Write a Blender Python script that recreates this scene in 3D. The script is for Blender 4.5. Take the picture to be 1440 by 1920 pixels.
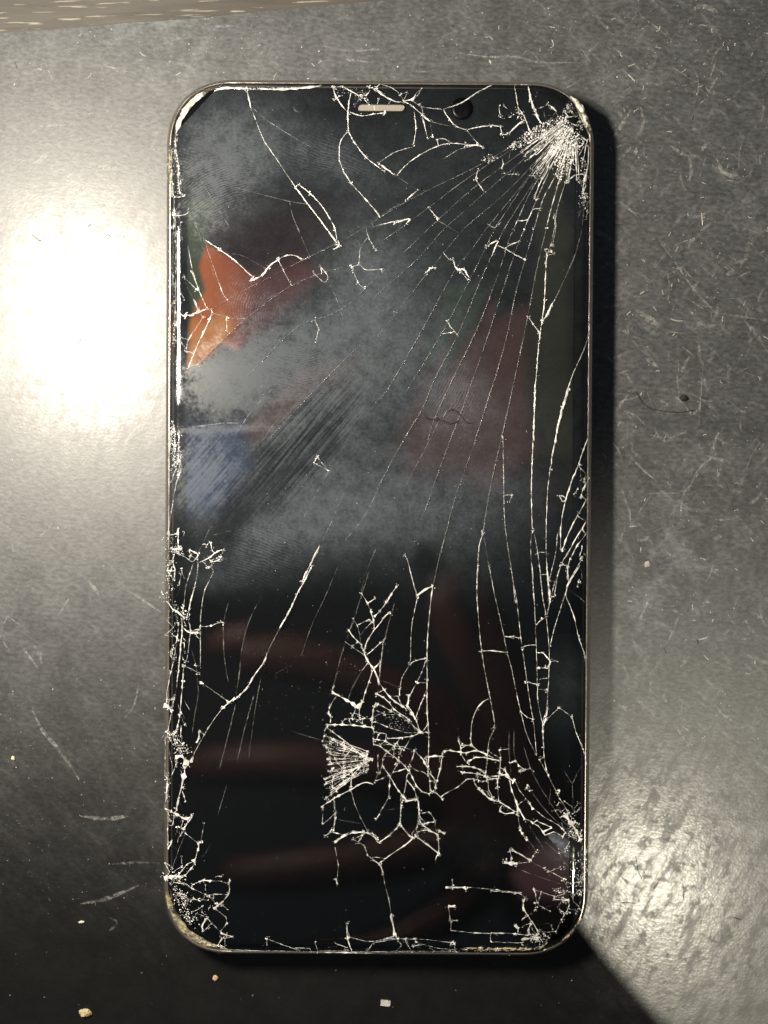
import bpy, math, random
import numpy as np
from mathutils import Vector, Matrix, noise as mnoise

random.seed(7)
rng = np.random.default_rng(7)
scene = bpy.context.scene
for o in list(bpy.data.objects):
    bpy.data.objects.remove(o)
MM = 0.001

# ------------------------------------------------------------------ camera
# straight above the phone, 200 mm over the glass, tipped 0.7 degrees
ZG = 7.7                      # top of the cover glass (mm above the mat)
CAMZ = ZG + 200.0
PITCH = math.radians(-0.72)
CAMY = 200.0 * math.tan(math.radians(0.72))
FPX = 720.0 / (63.85 / 200.0)  # focal length in photo pixels
cam_data = bpy.data.cameras.new("camera")
cam_data.sensor_fit = 'HORIZONTAL'
cam_data.angle = 2 * math.atan(63.85 / 200.0)
cam_data.clip_start = 0.005
cam_data.clip_end = 20.0
cam_data.dof.use_dof = True
cam_data.dof.focus_distance = 0.2015
cam = bpy.data.objects.new("camera", cam_data)
scene.collection.objects.link(cam)
cam.location = (0, CAMY * MM, CAMZ * MM)
cam.rotation_euler = (PITCH, 0, 0)
scene.camera = cam
# aperture about 3 mm wide, as in a phone camera held this close
cam_data.dof.aperture_fstop = cam_data.lens / 5.4
scene.render.resolution_x, scene.render.resolution_y = 768, 1024

# ------------------------------------------------------------------ light
world = bpy.data.worlds.new("World")
scene.world = world
world.use_nodes = True
bg = world.node_tree.nodes["Background"]
bg.inputs[0].default_value = (0.80, 0.90, 1.0, 1)
bg.inputs[1].default_value = 0.075


def lamp(name, kind, loc, power, color, radius, target=None, cone=None, blend=1.0):
    d = bpy.data.lights.new(name, kind)
    d.energy = power
    d.color = color
    d.shadow_soft_size = radius
    o = bpy.data.objects.new(name, d)
    scene.collection.objects.link(o)
    o.location = [c * MM for c in loc]
    if target is not None:
        v = Vector(target) - Vector(loc)
        o.rotation_euler = v.to_track_quat('-Z', 'Y').to_euler()
    if cone:
        d.spot_size = math.radians(cone)
        d.spot_blend = blend
    return o


# warm work lamp, low and up to the left; its glare lies on the mat beside the phone
# (a short row of three bulbs, one above the other as the camera sees them)
for dy in (-15, 0, 15):
    lamp("work_lamp_light", 'POINT', (-90 - dy * 0.12, 57 + dy, 160), 1.32, (1.0, 0.905, 0.76), 0.010)
# small cooler lamp higher up behind the photographer's hand
lamp("room_lamp_light", 'SPOT', (268, -383, 1000), 25.0, (1.0, 0.93, 0.74), 0.005,
     target=(70, -74, 0), cone=9.6, blend=1.0)

scene.view_settings.view_transform = 'Standard'
scene.view_settings.look = 'None'
scene.view_settings.gamma = 1.0
scene.view_settings.use_curve_mapping = False
scene.view_settings.exposure = 0.0
scene.render.engine = 'CYCLES'
scene.cycles.transparent_max_bounces = 12
scene.cycles.max_bounces = 4
scene.cycles.diffuse_bounces = 2

# ------------------------------------------------------------------ helpers
CT, ST = math.cos(PITCH), math.sin(PITCH)


def pix(px, py, z):
    """photo pixel -> point (mm) on the horizontal plane at height z."""
    a, b = (px - 720.0) / FPX, (960.0 - py) / FPX
    dy, dz = b * CT + ST, b * ST - CT
    t = (z - CAMZ) / dz
    return a * t, CAMY + dy * t


def proj(x, y, z):
    """world mm (arrays) -> photo pixel."""
    vy, vz = y - CAMY, z - CAMZ
    cy, cz = vy * CT + vz * ST, -vy * ST + vz * CT
    return 720 + FPX * x / (-cz), 960 - FPX * cy / (-cz)


# phone frame of reference
_t = pix(710, 152.5, 5.0); _b = pix(710, 1789, 5.0)
_l = pix(309, 960, 5.0); _r = pix(1109.5, 960, 5.0)
PW, PH = (_r[0] - _l[0]), (_t[1] - _b[1])
PCX, PCY = (_l[0] + _r[0]) / 2, (_t[1] + _b[1]) / 2
PROT = math.radians(-0.36)
CP, SP = math.cos(PROT), math.sin(PROT)


def to_local(x, y):
    dx, dy = x - PCX, y - PCY
    return dx * CP + dy * SP, -dx * SP + dy * CP


def to_world(x, y):
    return PCX + x * CP - y * SP, PCY + x * SP + y * CP


def lpix(px, py, z=ZG):
    return to_local(*pix(px, py, z))


def mesh_obj(name, verts, faces, mats, parent=None, smooth=False, midx=None):
    me = bpy.data.meshes.new(name)
    v = np.asarray(verts, dtype=float) * MM
    me.from_pydata([tuple(p) for p in v], [], faces)
    for m in (mats if isinstance(mats, (list, tuple)) else [mats]):
        me.materials.append(m)
    if midx is not None:
        me.polygons.foreach_set('material_index', np.asarray(midx, dtype=np.int32))
    if smooth:
        me.polygons.foreach_set('use_smooth', np.ones(len(me.polygons), dtype=bool))
    me.update()
    o = bpy.data.objects.new(name, me)
    scene.collection.objects.link(o)
    if parent:
        o.parent = parent
    return o


def tag(o, label=None, cat=None, group=None, kind=None):
    if label: o["label"] = label
    if cat: o["category"] = cat
    if group: o["group"] = group
    if kind: o["kind"] = kind
    return o


class NT:
    """tiny node-tree helper"""
    def __init__(self, name):
        self.m = bpy.data.materials.new(name)
        self.m.use_nodes = True
        self.t = self.m.node_tree
        self.t.nodes.clear()
        self.out = self.n('ShaderNodeOutputMaterial')

    def n(self, kind, props=None, **inp):
        nd = self.t.nodes.new(kind)
        for k, v in (props or {}).items():
            setattr(nd, k, v)
        for k, v in inp.items():
            key = int(k[1:]) if k[0] == 'i' and k[1:].isdigit() else k.replace('_', ' ')
            s = nd.inputs[key]
            if hasattr(v, 'node'):
                self.t.links.new(v, s)
            elif isinstance(v, bpy.types.Node):
                self.t.links.new(v.outputs[0], s)
            else:
                s.default_value = v
        return nd

    def math(self, op, a, b=0.0, clamp=False):
        return self.n('ShaderNodeMath', {'operation': op, 'use_clamp': clamp}, i0=a, i1=b).outputs[0]

    def ramp(self, fac, lo, hi, a=0.0, b=1.0):
        return self.n('ShaderNodeMapRange', {'interpolation_type': 'SMOOTHSTEP'}, Value=fac, i1=lo, i2=hi,
                      i3=a, i4=b).outputs[0]

    def noise(self, scale, detail=2.0, rough=0.5, vec=None, dist=0.0):
        nd = self.n('ShaderNodeTexNoise', None, Scale=scale, Detail=detail, Roughness=rough, Distortion=dist)
        if vec is not None:
            self.t.links.new(vec, nd.inputs['Vector'])
        return nd.outputs[0]

    def coords(self, scale=(1, 1, 1), rot=(0, 0, 0), loc=(0, 0, 0)):
        c = self.n('ShaderNodeTexCoord')
        mp = self.n('ShaderNodeMapping', None, Rotation=rot, Location=loc)   # turn first, then stretch
        self.t.links.new(c.outputs['Object'], mp.inputs['Vector'])
        return self.n('ShaderNodeMapping', None, Vector=mp.outputs[0], Scale=scale).outputs[0]

    def mixc(self, fac, a, b):
        nd = self.n('ShaderNodeMix', {'data_type': 'RGBA'})
        for idx, v in ((0, fac), (6, a), (7, b)):
            s = nd.inputs[idx]
            if hasattr(v, 'node'):
                self.t.links.new(v, s)
            else:
                s.default_value = v
        return nd.outputs[2]

    def done(self, shader):
        self.t.links.new(shader.outputs[0] if isinstance(shader, bpy.types.Node) else shader,
                         self.out.inputs['Surface'])
        return self.m


def simple(name, col, rough=0.5, metal=0.0, spec=0.5):
    k = NT(name)
    nz = k.noise(900.0, 3, 0.6, k.coords())
    r = k.ramp(nz, 0.3, 0.7, max(rough - 0.07, 0.02), rough + 0.07)
    return k.done(k.n('ShaderNodeBsdfPrincipled', None, Base_Color=(*col, 1), Roughness=r, Metallic=metal,
                      Specular_IOR_Level=spec))


# ------------------------------------------------------------------ materials
def mat_mat():
    k = NT('mat_vinyl')
    v = k.coords()
    big = k.noise(30.0, 3, 0.6, v)                       # broad wiped patches
    mid = k.noise(170.0, 4, 0.68, v)
    fine = k.noise(1300.0, 2, 0.65, k.coords((0.7, 1.3, 1), (0, 0, 0.1)))
    scuf = k.noise(1.0, 3, 0.7, k.coords((150, 520, 1), (0, 0, 0.75)))
    scuf2 = k.noise(1.0, 3, 0.7, k.coords((160, 620, 1), (0, 0, -0.95)))
    # where the surface is dusty and scuffed; shade over the near edge is painted in by darkening it
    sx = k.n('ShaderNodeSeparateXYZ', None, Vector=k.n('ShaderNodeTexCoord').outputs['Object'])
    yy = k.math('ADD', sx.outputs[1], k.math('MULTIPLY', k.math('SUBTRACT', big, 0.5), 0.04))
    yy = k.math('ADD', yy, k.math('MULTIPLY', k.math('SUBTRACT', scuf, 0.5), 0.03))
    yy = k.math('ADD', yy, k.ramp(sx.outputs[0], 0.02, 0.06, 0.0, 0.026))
    near_shade = k.ramp(yy, -0.080, 0.004, 0.0, 1.0)
    right = k.ramp(sx.outputs[0], 0.0, 0.05, 0.4, 1.0)
    d1 = k.ramp(mid, 0.25, 0.75, 0.66, 1.0)
    d2 = k.math('MULTIPLY', k.math('MAXIMUM', k.ramp(scuf, 0.56, 0.70), k.ramp(scuf2, 0.57, 0.72)), right)
    d3 = k.math('MULTIPLY', k.ramp(big, 0.50, 0.68), k.ramp(mid, 0.45, 0.62))
    dd = k.math('ADD', k.math('MULTIPLY', d1, 0.52), k.math('MULTIPLY', d2, 0.30))
    dd = k.math('ADD', dd, k.math('MULTIPLY', d3, 0.22))
    dd = k.math('MULTIPLY', dd, k.ramp(fine, 0.3, 0.7, 0.68, 1.3))
    dd = k.math('MULTIPLY', dd, near_shade, True)
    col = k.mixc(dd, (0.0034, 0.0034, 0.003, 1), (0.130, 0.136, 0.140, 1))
    rough = k.math('ADD', k.ramp(mid, 0.3, 0.7, 0.36, 0.42), k.math('MULTIPLY', fine, 0.06))
    # a shinier skin, rubbed dull in streaks and pits
    rub = k.noise(1.0, 3, 0.7, k.coords((520, 150, 1), (0, 0, 0.5)))
    pit = k.noise(480.0, 2, 0.6, v)
    skin = k.math('MULTIPLY', k.ramp(rub, 0.64, 0.44, 0.05, 0.27), k.ramp(pit, 0.66, 0.54, 0.15, 1.0))
    skin = k.math('MULTIPLY', skin, k.ramp(fine, 0.3, 0.7, 0.6, 1.25))
    vor = k.n('ShaderNodeTexVoronoi', {'feature': 'F1'}, Scale=2300.0, Vector=v).outputs['Distance']
    h = k.math('ADD', k.math('MULTIPLY', vor, 0.5), fine)
    bump = k.n('ShaderNodeBump', None, Strength=0.045, Distance=0.00022, Height=h)
    p = k.n('ShaderNodeBsdfPrincipled', None, Base_Color=col, Roughness=rough, Specular_IOR_Level=0.5,
            Coat_Weight=skin, Coat_Roughness=0.19, Normal=bump.outputs[0], Coat_Normal=bump.outputs[0])
    return k.done(p)


def mat_table():
    k = NT('table_laminate')
    v = k.coords((30, 420, 1), (0, 0, -0.02))
    g = k.noise(1.0, 4, 0.6, v)
    v2 = k.coords((110, 2300, 1), (0, 0, -0.02))
    pore = k.ramp(k.noise(1.0, 2, 0.5, v2), 0.60, 0.65)
    col = k.mixc(k.ramp(g, 0.3, 0.7), (0.036, 0.032, 0.027, 1), (0.062, 0.056, 0.047, 1))
    col = k.mixc(pore, col, (0.20, 0.185, 0.155, 1))  # glints of the embossed grooves painted in as pale dashes
    bump = k.n('ShaderNodeBump', None, Strength=0.6, Distance=0.0002, Height=k.math('ADD', k.math('MULTIPLY', pore, -1.0), k.math('MULTIPLY', g, .4)))
    return k.done(k.n('ShaderNodeBsdfPrincipled', None, Base_Color=col, Roughness=0.42, Normal=bump.outputs[0]))


def mat_frame():
    k = NT('frame_steel')
    nz = k.noise(1.0, 4, 0.6, k.coords((300, 300, 2500)))
    fine = k.noise(2500.0, 2, 0.5, k.coords())
    r = k.ramp(nz, 0.3, 0.7, 0.16, 0.30)
    c = k.mixc(k.ramp(fine, .55, .75), (0.46, 0.42, 0.37, 1), (0.58, 0.54, 0.49, 1))
    return k.done(k.n('ShaderNodeBsdfPrincipled', None, Base_Color=c, Roughness=r, Metallic=0.9))


def mat_glass():
    k = NT('cover_glass')
    at = k.n('ShaderNodeAttribute', {'attribute_name': 'smudge'})
    sm = k.n('ShaderNodeSeparateColor', None, Color=at.outputs['Color'])
    mask, ridge, streak = sm.outputs[0], sm.outputs[1], sm.outputs[2]
    v = k.coords()
    # finger ridges: curved parallel lines, two different swirls
    w1 = k.n('ShaderNodeTexWave', {'wave_type': 'RINGS', 'rings_direction': 'Z'}, Scale=760.0, Distortion=7.0,
             Detail=2.0, Detail_Scale=0.8, Vector=k.coords((1, 1.15, 1), (0, 0, 0.3), (0.024, -0.028, 0))).outputs[0]
    w2 = k.n('ShaderNodeTexWave', {'wave_type': 'BANDS', 'bands_direction': 'Y'}, Scale=640.0, Distortion=8.0,
             Detail=3.0, Detail_Scale=0.7, Vector=k.coords((1, 1, 1), (0, 0, 0.35))).outputs[0]
    sel = k.ramp(k.noise(70.0, 2, .5, v), 0.45, 0.55)
    wv = k.math('ADD', k.math('MULTIPLY', w1, sel), k.math('MULTIPLY', w2, k.math('SUBTRACT', 1.0, sel)))
    rid = k.math('ADD', 0.45, k.math('MULTIPLY', k.ramp(wv, 0.15, 0.85), 0.75))
    rid = k.math('ADD', k.math('MULTIPLY', rid, ridge), k.math('SUBTRACT', 1.0, ridge))
    n1 = k.noise(420.0, 4, 0.62, v)
    n2 = k.noise(1800.0, 3, 0.6, v)
    st = k.noise(1.0, 4, 0.6, k.coords((90, 2300, 1), (0, 0, -0.86)))
    a = k.math('MULTIPLY', mask, k.ramp(n1, 0.15, 0.85, 0.55, 1.35))
    a = k.math('MULTIPLY', a, k.ramp(n2, 0.2, 0.8, 0.72, 1.25))
    a = k.math('MULTIPLY', a, rid)
    sfac = k.math('ADD', k.math('MULTIPLY', k.ramp(st, 0.35, 0.68, 0.35, 1.5), streak),
                  k.math('SUBTRACT', 1.0, streak))
    a = k.math('MULTIPLY', a, sfac, True)
    film = k.n('ShaderNodeBsdfDiffuse', None, Color=(0.46, 0.54, 0.63, 1))
    clear = k.n('ShaderNodeBsdfTransparent', None, Color=(0.93, 0.94, 0.94, 1))
    body = k.n('ShaderNodeMixShader', None, i0=k.math("MULTIPLY", a, 0.108), i1=clear, i2=film)
    fr = k.n('ShaderNodeFresnel', None, IOR=1.5)
    # every shard lies at its own slight angle
    ti = k.n('ShaderNodeVectorMath', {'operation': 'SUBTRACT'}, i0=k.n('ShaderNodeAttribute', {'attribute_name': 'tilt'}).outputs['Color'],
             i1=(0.5, 0.5, 0.5))
    sm_ = k.n('ShaderNodeVectorMath', {'operation': 'ADD'}, i0=k.n('ShaderNodeNewGeometry').outputs['Normal'], i1=ti.outputs[0])
    nn = k.n('ShaderNodeVectorMath', {'operation': 'NORMALIZE'}, i0=sm_.outputs[0])
    gl = k.n('ShaderNodeBsdfGlossy', None, Color=(1, 1, 1, 1), Roughness=k.ramp(a, 0.05, 0.7, 0.015, 0.2), Normal=nn.outputs[0])
    return k.done(k.n('ShaderNodeMixShader', None, i0=fr.outputs[0], i1=body, i2=gl))


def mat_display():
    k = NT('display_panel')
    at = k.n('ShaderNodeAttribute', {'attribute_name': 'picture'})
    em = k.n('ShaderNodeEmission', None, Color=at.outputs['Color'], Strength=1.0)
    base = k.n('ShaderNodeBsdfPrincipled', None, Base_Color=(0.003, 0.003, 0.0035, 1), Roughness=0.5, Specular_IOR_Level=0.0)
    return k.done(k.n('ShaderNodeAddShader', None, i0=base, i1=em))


def mat_crack(name, alo, ahi, col=(0.86, 0.86, 0.83), scale=900.0, rough=0.22, lo=0.35):
    k = NT(name)
    v = k.coords()
    nz = k.noise(scale, 4, 0.7, v)
    al = k.math('MULTIPLY', k.ramp(nz, 0.36, 0.64, alo, ahi), k.ramp(k.noise(260.0, 2, .5, v), 0.36, 0.60, lo, 1.0))
    bump = k.n('ShaderNodeBump', None, Strength=1.0, Distance=0.0002, Height=k.noise(3200.0, 2, .6, v))
    p = k.n('ShaderNodeBsdfPrincipled', None, Base_Color=(*col, 1), Roughness=rough, Alpha=al,
            Specular_IOR_Level=0.8, Normal=bump.outputs[0])
    return k.done(p)


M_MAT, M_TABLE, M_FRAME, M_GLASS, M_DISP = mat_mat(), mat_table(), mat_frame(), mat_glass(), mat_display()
M_BLACK = simple('black_ink', (0.004, 0.004, 0.005), 0.5, spec=0.0)
M_BACK = simple('back_glass', (0.02, 0.02, 0.022), 0.12)
M_LENS = simple('lens_black', (0.002, 0.002, 0.003), 0.35, spec=0.1)
M_CR = {'b': mat_crack('fracture_bright', 0.55, 1.0, lo=0.6), 'm': mat_crack('fracture_mid', 0.22, 0.88, scale=1300, lo=0.5),
        'f': mat_crack('fracture_faint', 0.02, 0.20), 'd': mat_crack('fracture_hair', 0.12, 0.22, scale=500, lo=0.6),
        'k': simple('dark_grease', (0.012, 0.008, 0.008), 0.5)}
M_GROOVE = mat_crack('fracture_shade', 0.35, 0.85, (0.004, 0.004, 0.004), 300)
M_CHIP = mat_crack('glass_splinter', 0.6, 1.0, (0.88, 0.87, 0.85), 2500, 0.15, 0.9)

# ------------------------------------------------------------------ setting: table, mat
table = mesh_obj('table', [(-450, -400, -26), (450, -400, -26), (450, 400, -26), (-450, 400, -26),
                           (-450, -400, -1.6), (450, -400, -1.6), (450, 400, -1.6), (-450, 400, -1.6)],
                 [(0, 3, 2, 1), (4, 5, 6, 7), (0, 1, 5, 4), (1, 2, 6, 5), (2, 3, 7, 6), (3, 0, 4, 7)], M_TABLE)
tag(table, kind='structure')

# mat: rectangle whose upper edge runs along the line seen at the top left
e0, e1 = Vector(pix(0, 62, 0)), Vector(pix(690, 3, 0))
ed = (e1 - e0).normalized(); en = Vector((ed.y, -ed.x))
mid = (e0 + e1) / 2


def edge_wave(s):
    return 0.18 * mnoise.noise(Vector((s * 0.06, 3.1, 0))) + 0.05 * mnoise.noise(Vector((s * 0.5, 9.1, 0)))


def build_mat():
    top = []
    for i in range(121):
        s = -180 + 360 * i / 120
        p = mid + ed * s + en * edge_wave(s)
        top.append((p.x, p.y))
    ring = top + [tuple(mid + ed * 180 + en * 300), tuple(mid - ed * 180 + en * 300)]
    n = len(ring)
    cx = sum(p[0] for p in ring) / n; cy = sum(p[1] for p in ring) / n
    def ins(p, d):
        v = Vector((cx - p[0], cy - p[1])).normalized()
        return p[0] + v.x * d, p[1] + v.y * d
    vs, fs = [], []
    prof = [(0.0, -1.58), (0.0, -0.35), (0.12, -0.10), (0.35, 0.0)]
    for d, z in prof:
        for p in ring:
            q = ins(p, d)
            vs.append((q[0], q[1], z))
    for r in range(len(prof) - 1):
        for i in range(n):
            j = (i + 1) % n
            fs.append((r * n + j, r * n + i, (r + 1) * n + i, (r + 1) * n + j))
    fs.append(tuple((len(prof) - 1) * n + i for i in reversed(range(n))))
    fs.append(tuple(range(n)))
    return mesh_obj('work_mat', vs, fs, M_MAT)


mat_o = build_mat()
tag(mat_o, 'scuffed black vinyl work mat lying under the cracked phone', 'mat')

# ------------------------------------------------------------------ phone
phone = bpy.data.objects.new('smartphone', None)
scene.collection.objects.link(phone)
phone.location = (PCX * MM, PCY * MM, 0)
phone.rotation_euler = (0, 0, PROT)
tag(phone, 'smartphone with shattered black screen lying face up on the black mat', 'phone')


def rrect(w, h, r, n=22, power=2.25):
    """counter-clockwise rounded rectangle with squircle corners."""
    pts = []
    for cx, cy, a0 in ((w / 2 - r, h / 2 - r, 0), (-w / 2 + r, h / 2 - r, 90), (-w / 2 + r, -h / 2 + r, 180),
                       (w / 2 - r, -h / 2 + r, 270)):
        for i in range(n + 1):
            a = math.radians(a0 + 90 * i / n)
            c, s = math.cos(a), math.sin(a)
            pts.append((cx + r * math.copysign(abs(c) ** (2 / power), c),
                        cy + r * math.copysign(abs(s) ** (2 / power), s)))
    return pts


def loft(rings, close_top=False, close_bottom=False):
    n = len(rings[0][0]); vs, fs = [], []
    for pts, z in rings:
        vs += [(x, y, z) for x, y in pts]
    for r in range(len(rings) - 1):
        for i in range(n):
            j = (i + 1) % n
            fs.append((r * n + i, r * n + j, (r + 1) * n + j, (r + 1) * n + i))
    if close_top: fs.append(tuple((len(rings) - 1) * n + i for i in range(n)))
    if close_bottom: fs.append(tuple(reversed(range(n))))
    return vs, fs


RC = 11.6
def off(d, r=None):
    return rrect(PW - 2 * d, PH - 2 * d, max((r or RC) - d, 0.5))


rings = [(off(3.0), 0.35), (off(1.6), 0.30), (off(0.75), 0.9), (off(0.25), 1.9), (off(0.0), 3.3), (off(0.0), 4.2),
         (off(0.10), 5.2), (off(0.32), 6.1), (off(0.62), 6.75), (off(0.92), 7.08), (off(1.12), 7.16), (off(1.22), 7.05),
         (off(1.26), 6.6), (off(2.9), 6.55)]
v, f = loft(rings)
frame = mesh_obj('frame', v, f, M_FRAME, phone, smooth=True)
v, f = loft([(off(3.2), 0.02), (off(2.2), 0.0), (off(1.7), 0.28), (off(2.2), 1.0)], True, True)
mesh_obj('back_panel', v, f, M_BACK, phone)
v, f = loft([(off(1.75), 6.3), (off(1.75), 6.72)], True, True)
mesh_obj('bezel', v, f, M_BLACK, phone)

# ---- display panel: a lit but very dim picture, coloured per point
def poly_sd(px, py, poly):
    """signed distance (px, + inside) to a polygon, arrays."""
    P = np.array(poly, float); d2 = np.full(px.shape, 1e18); ins = np.zeros(px.shape, bool)
    for i in range(len(P)):
        a, b = P[i], P[(i + 1) % len(P)]
        ex, ey = b - a
        wx, wy = px - a[0], py - a[1]
        t = np.clip((wx * ex + wy * ey) / (ex * ex + ey * ey), 0, 1)
        d2 = np.minimum(d2, (wx - ex * t) ** 2 + (wy - ey * t) ** 2)
        c = ((a[1] > py) != (b[1] > py)) & (px < ex * (py - a[1]) / (ey if ey else 1e-9) + a[0])
        ins ^= c
    return np.where(ins, 1, -1) * np.sqrt(d2)


def lin(c):
    c = np.array(c, float) / 255
    return np.where(c <= 0.04045, c / 12.92, ((c + 0.055) / 1.055) ** 2.4)


def sstep(x):
    x = np.clip(x, 0, 1)
    return x * x * (3 - 2 * x)


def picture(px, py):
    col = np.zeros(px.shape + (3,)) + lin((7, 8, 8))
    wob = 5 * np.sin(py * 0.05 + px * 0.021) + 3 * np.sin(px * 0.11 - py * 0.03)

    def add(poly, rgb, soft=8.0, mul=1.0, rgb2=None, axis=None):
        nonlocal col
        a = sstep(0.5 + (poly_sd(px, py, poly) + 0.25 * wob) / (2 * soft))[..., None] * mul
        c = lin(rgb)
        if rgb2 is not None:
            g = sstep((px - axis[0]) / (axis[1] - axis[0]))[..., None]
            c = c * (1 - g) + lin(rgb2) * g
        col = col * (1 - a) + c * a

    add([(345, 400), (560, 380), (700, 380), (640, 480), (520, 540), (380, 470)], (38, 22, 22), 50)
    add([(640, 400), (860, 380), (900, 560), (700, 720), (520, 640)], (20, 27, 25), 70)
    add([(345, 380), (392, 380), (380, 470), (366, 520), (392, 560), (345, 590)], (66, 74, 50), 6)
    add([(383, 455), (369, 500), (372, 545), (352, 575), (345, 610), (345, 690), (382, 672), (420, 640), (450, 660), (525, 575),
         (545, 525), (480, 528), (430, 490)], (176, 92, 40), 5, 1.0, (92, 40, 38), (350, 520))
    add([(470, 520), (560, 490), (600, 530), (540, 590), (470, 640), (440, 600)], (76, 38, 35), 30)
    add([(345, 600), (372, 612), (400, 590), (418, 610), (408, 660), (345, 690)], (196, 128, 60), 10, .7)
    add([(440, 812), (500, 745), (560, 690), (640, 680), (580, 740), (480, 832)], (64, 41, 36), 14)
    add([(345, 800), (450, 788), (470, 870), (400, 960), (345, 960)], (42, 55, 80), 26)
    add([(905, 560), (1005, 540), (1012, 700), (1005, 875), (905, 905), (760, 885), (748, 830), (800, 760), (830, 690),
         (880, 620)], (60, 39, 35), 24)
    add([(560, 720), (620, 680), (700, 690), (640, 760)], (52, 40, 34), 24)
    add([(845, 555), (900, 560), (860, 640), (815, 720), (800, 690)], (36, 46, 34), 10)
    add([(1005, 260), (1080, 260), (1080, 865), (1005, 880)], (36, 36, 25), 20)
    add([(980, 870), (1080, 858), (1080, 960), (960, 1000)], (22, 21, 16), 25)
    add([(960, 1640), (1000, 1590), (1080, 1560), (1080, 1690), (980, 1680)], (52, 36, 38), 18)  # purplish-brown reflection painted into the glowing picture
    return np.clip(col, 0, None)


def build_display():
    z = 7.0
    xs = np.linspace(-33.0, 33.0, 200); ys = np.linspace(-72.5, 72.5, 400)
    # display borders taken from the straight edges seen through the glass
    xl = lpix(349, 900, z)[0]; xr = lpix(1073, 900, z)[0]
    yt = lpix(710, 172, z)[1]; yb = lpix(710, 1772, z)[1]
    nx, ny = 190, 410
    X, Y = np.meshgrid(np.linspace(xl, xr, nx), np.linspace(yb, yt, ny))
    r = 8.0
    # pull the grid into rounded corners
    cy = (yt + yb) / 2; hh = (yt - yb) / 2; cx = (xl + xr) / 2; hw = (xr - xl) / 2
    over = np.clip((np.abs(Y - cy) - (hh - r)) / r, 0, 1)
    shrink = (hw - r + r * np.sqrt(np.clip(1 - over ** 2, 0, 1))) / hw
    X = cx + (X - cx) * shrink
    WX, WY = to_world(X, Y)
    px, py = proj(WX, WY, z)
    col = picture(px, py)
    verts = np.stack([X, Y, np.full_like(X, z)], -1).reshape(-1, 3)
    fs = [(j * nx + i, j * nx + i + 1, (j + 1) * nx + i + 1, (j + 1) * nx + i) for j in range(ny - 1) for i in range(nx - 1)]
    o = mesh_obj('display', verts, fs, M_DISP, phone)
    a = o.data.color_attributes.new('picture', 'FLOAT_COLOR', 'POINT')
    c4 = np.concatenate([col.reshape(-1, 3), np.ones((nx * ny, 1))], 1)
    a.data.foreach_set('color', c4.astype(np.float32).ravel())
    return o


display = build_display()

# ---- cover glass: height field with rounded edges and broken-off corners
GD = 1.18                                       # gap from the outer frame line to the glass
GOUT = off(GD)
cuts = []                                       # chords (photo px) where a corner is broken away
for (a, b) in (((338, 236), (398, 172)), ((1068, 180), (1106, 262)), ((316, 1668), (352, 1738)), ((352, 1738), (418, 1777)),
               ((1092, 1722), (1058, 1762))):
    cuts.append((Vector(lpix(*a)), Vector(lpix(*b))))


def clip_poly(poly, a, b):
    nrm = Vector((-(b - a).y, (b - a).x)).normalized()
    if nrm.dot(-a) < 0: nrm = -nrm              # keep the side holding the origin
    out = []
    for i in range(len(poly)):
        p, q = Vector(poly[i]), Vector(poly[(i + 1) % len(poly)])
        dp, dq = nrm.dot(p - a), nrm.dot(q - a)
        if dp >= 0: out.append(tuple(p))
        if (dp >= 0) != (dq >= 0):
            t = dp / (dp - dq)
            out.append(tuple(p + (q - p) * t))
    return out


for a, b in cuts:
    GOUT = clip_poly(GOUT, a, b)
GP = np.array(GOUT)
GR, GROUND = 2.1, 0.56                          # width and depth of the rounded glass edge


def glass_dist(X, Y):
    return poly_sd(X, Y, GOUT)


def glass_height(d):
    u = np.clip(1 - d / GR, 0, 1)
    return ZG - GROUND * (1 - np.sqrt(np.clip(1 - u ** 2.0, 0, 1)))


def gz(x, y):
    return float(glass_height(glass_dist(np.array([x]), np.array([y])))[0])


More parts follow.
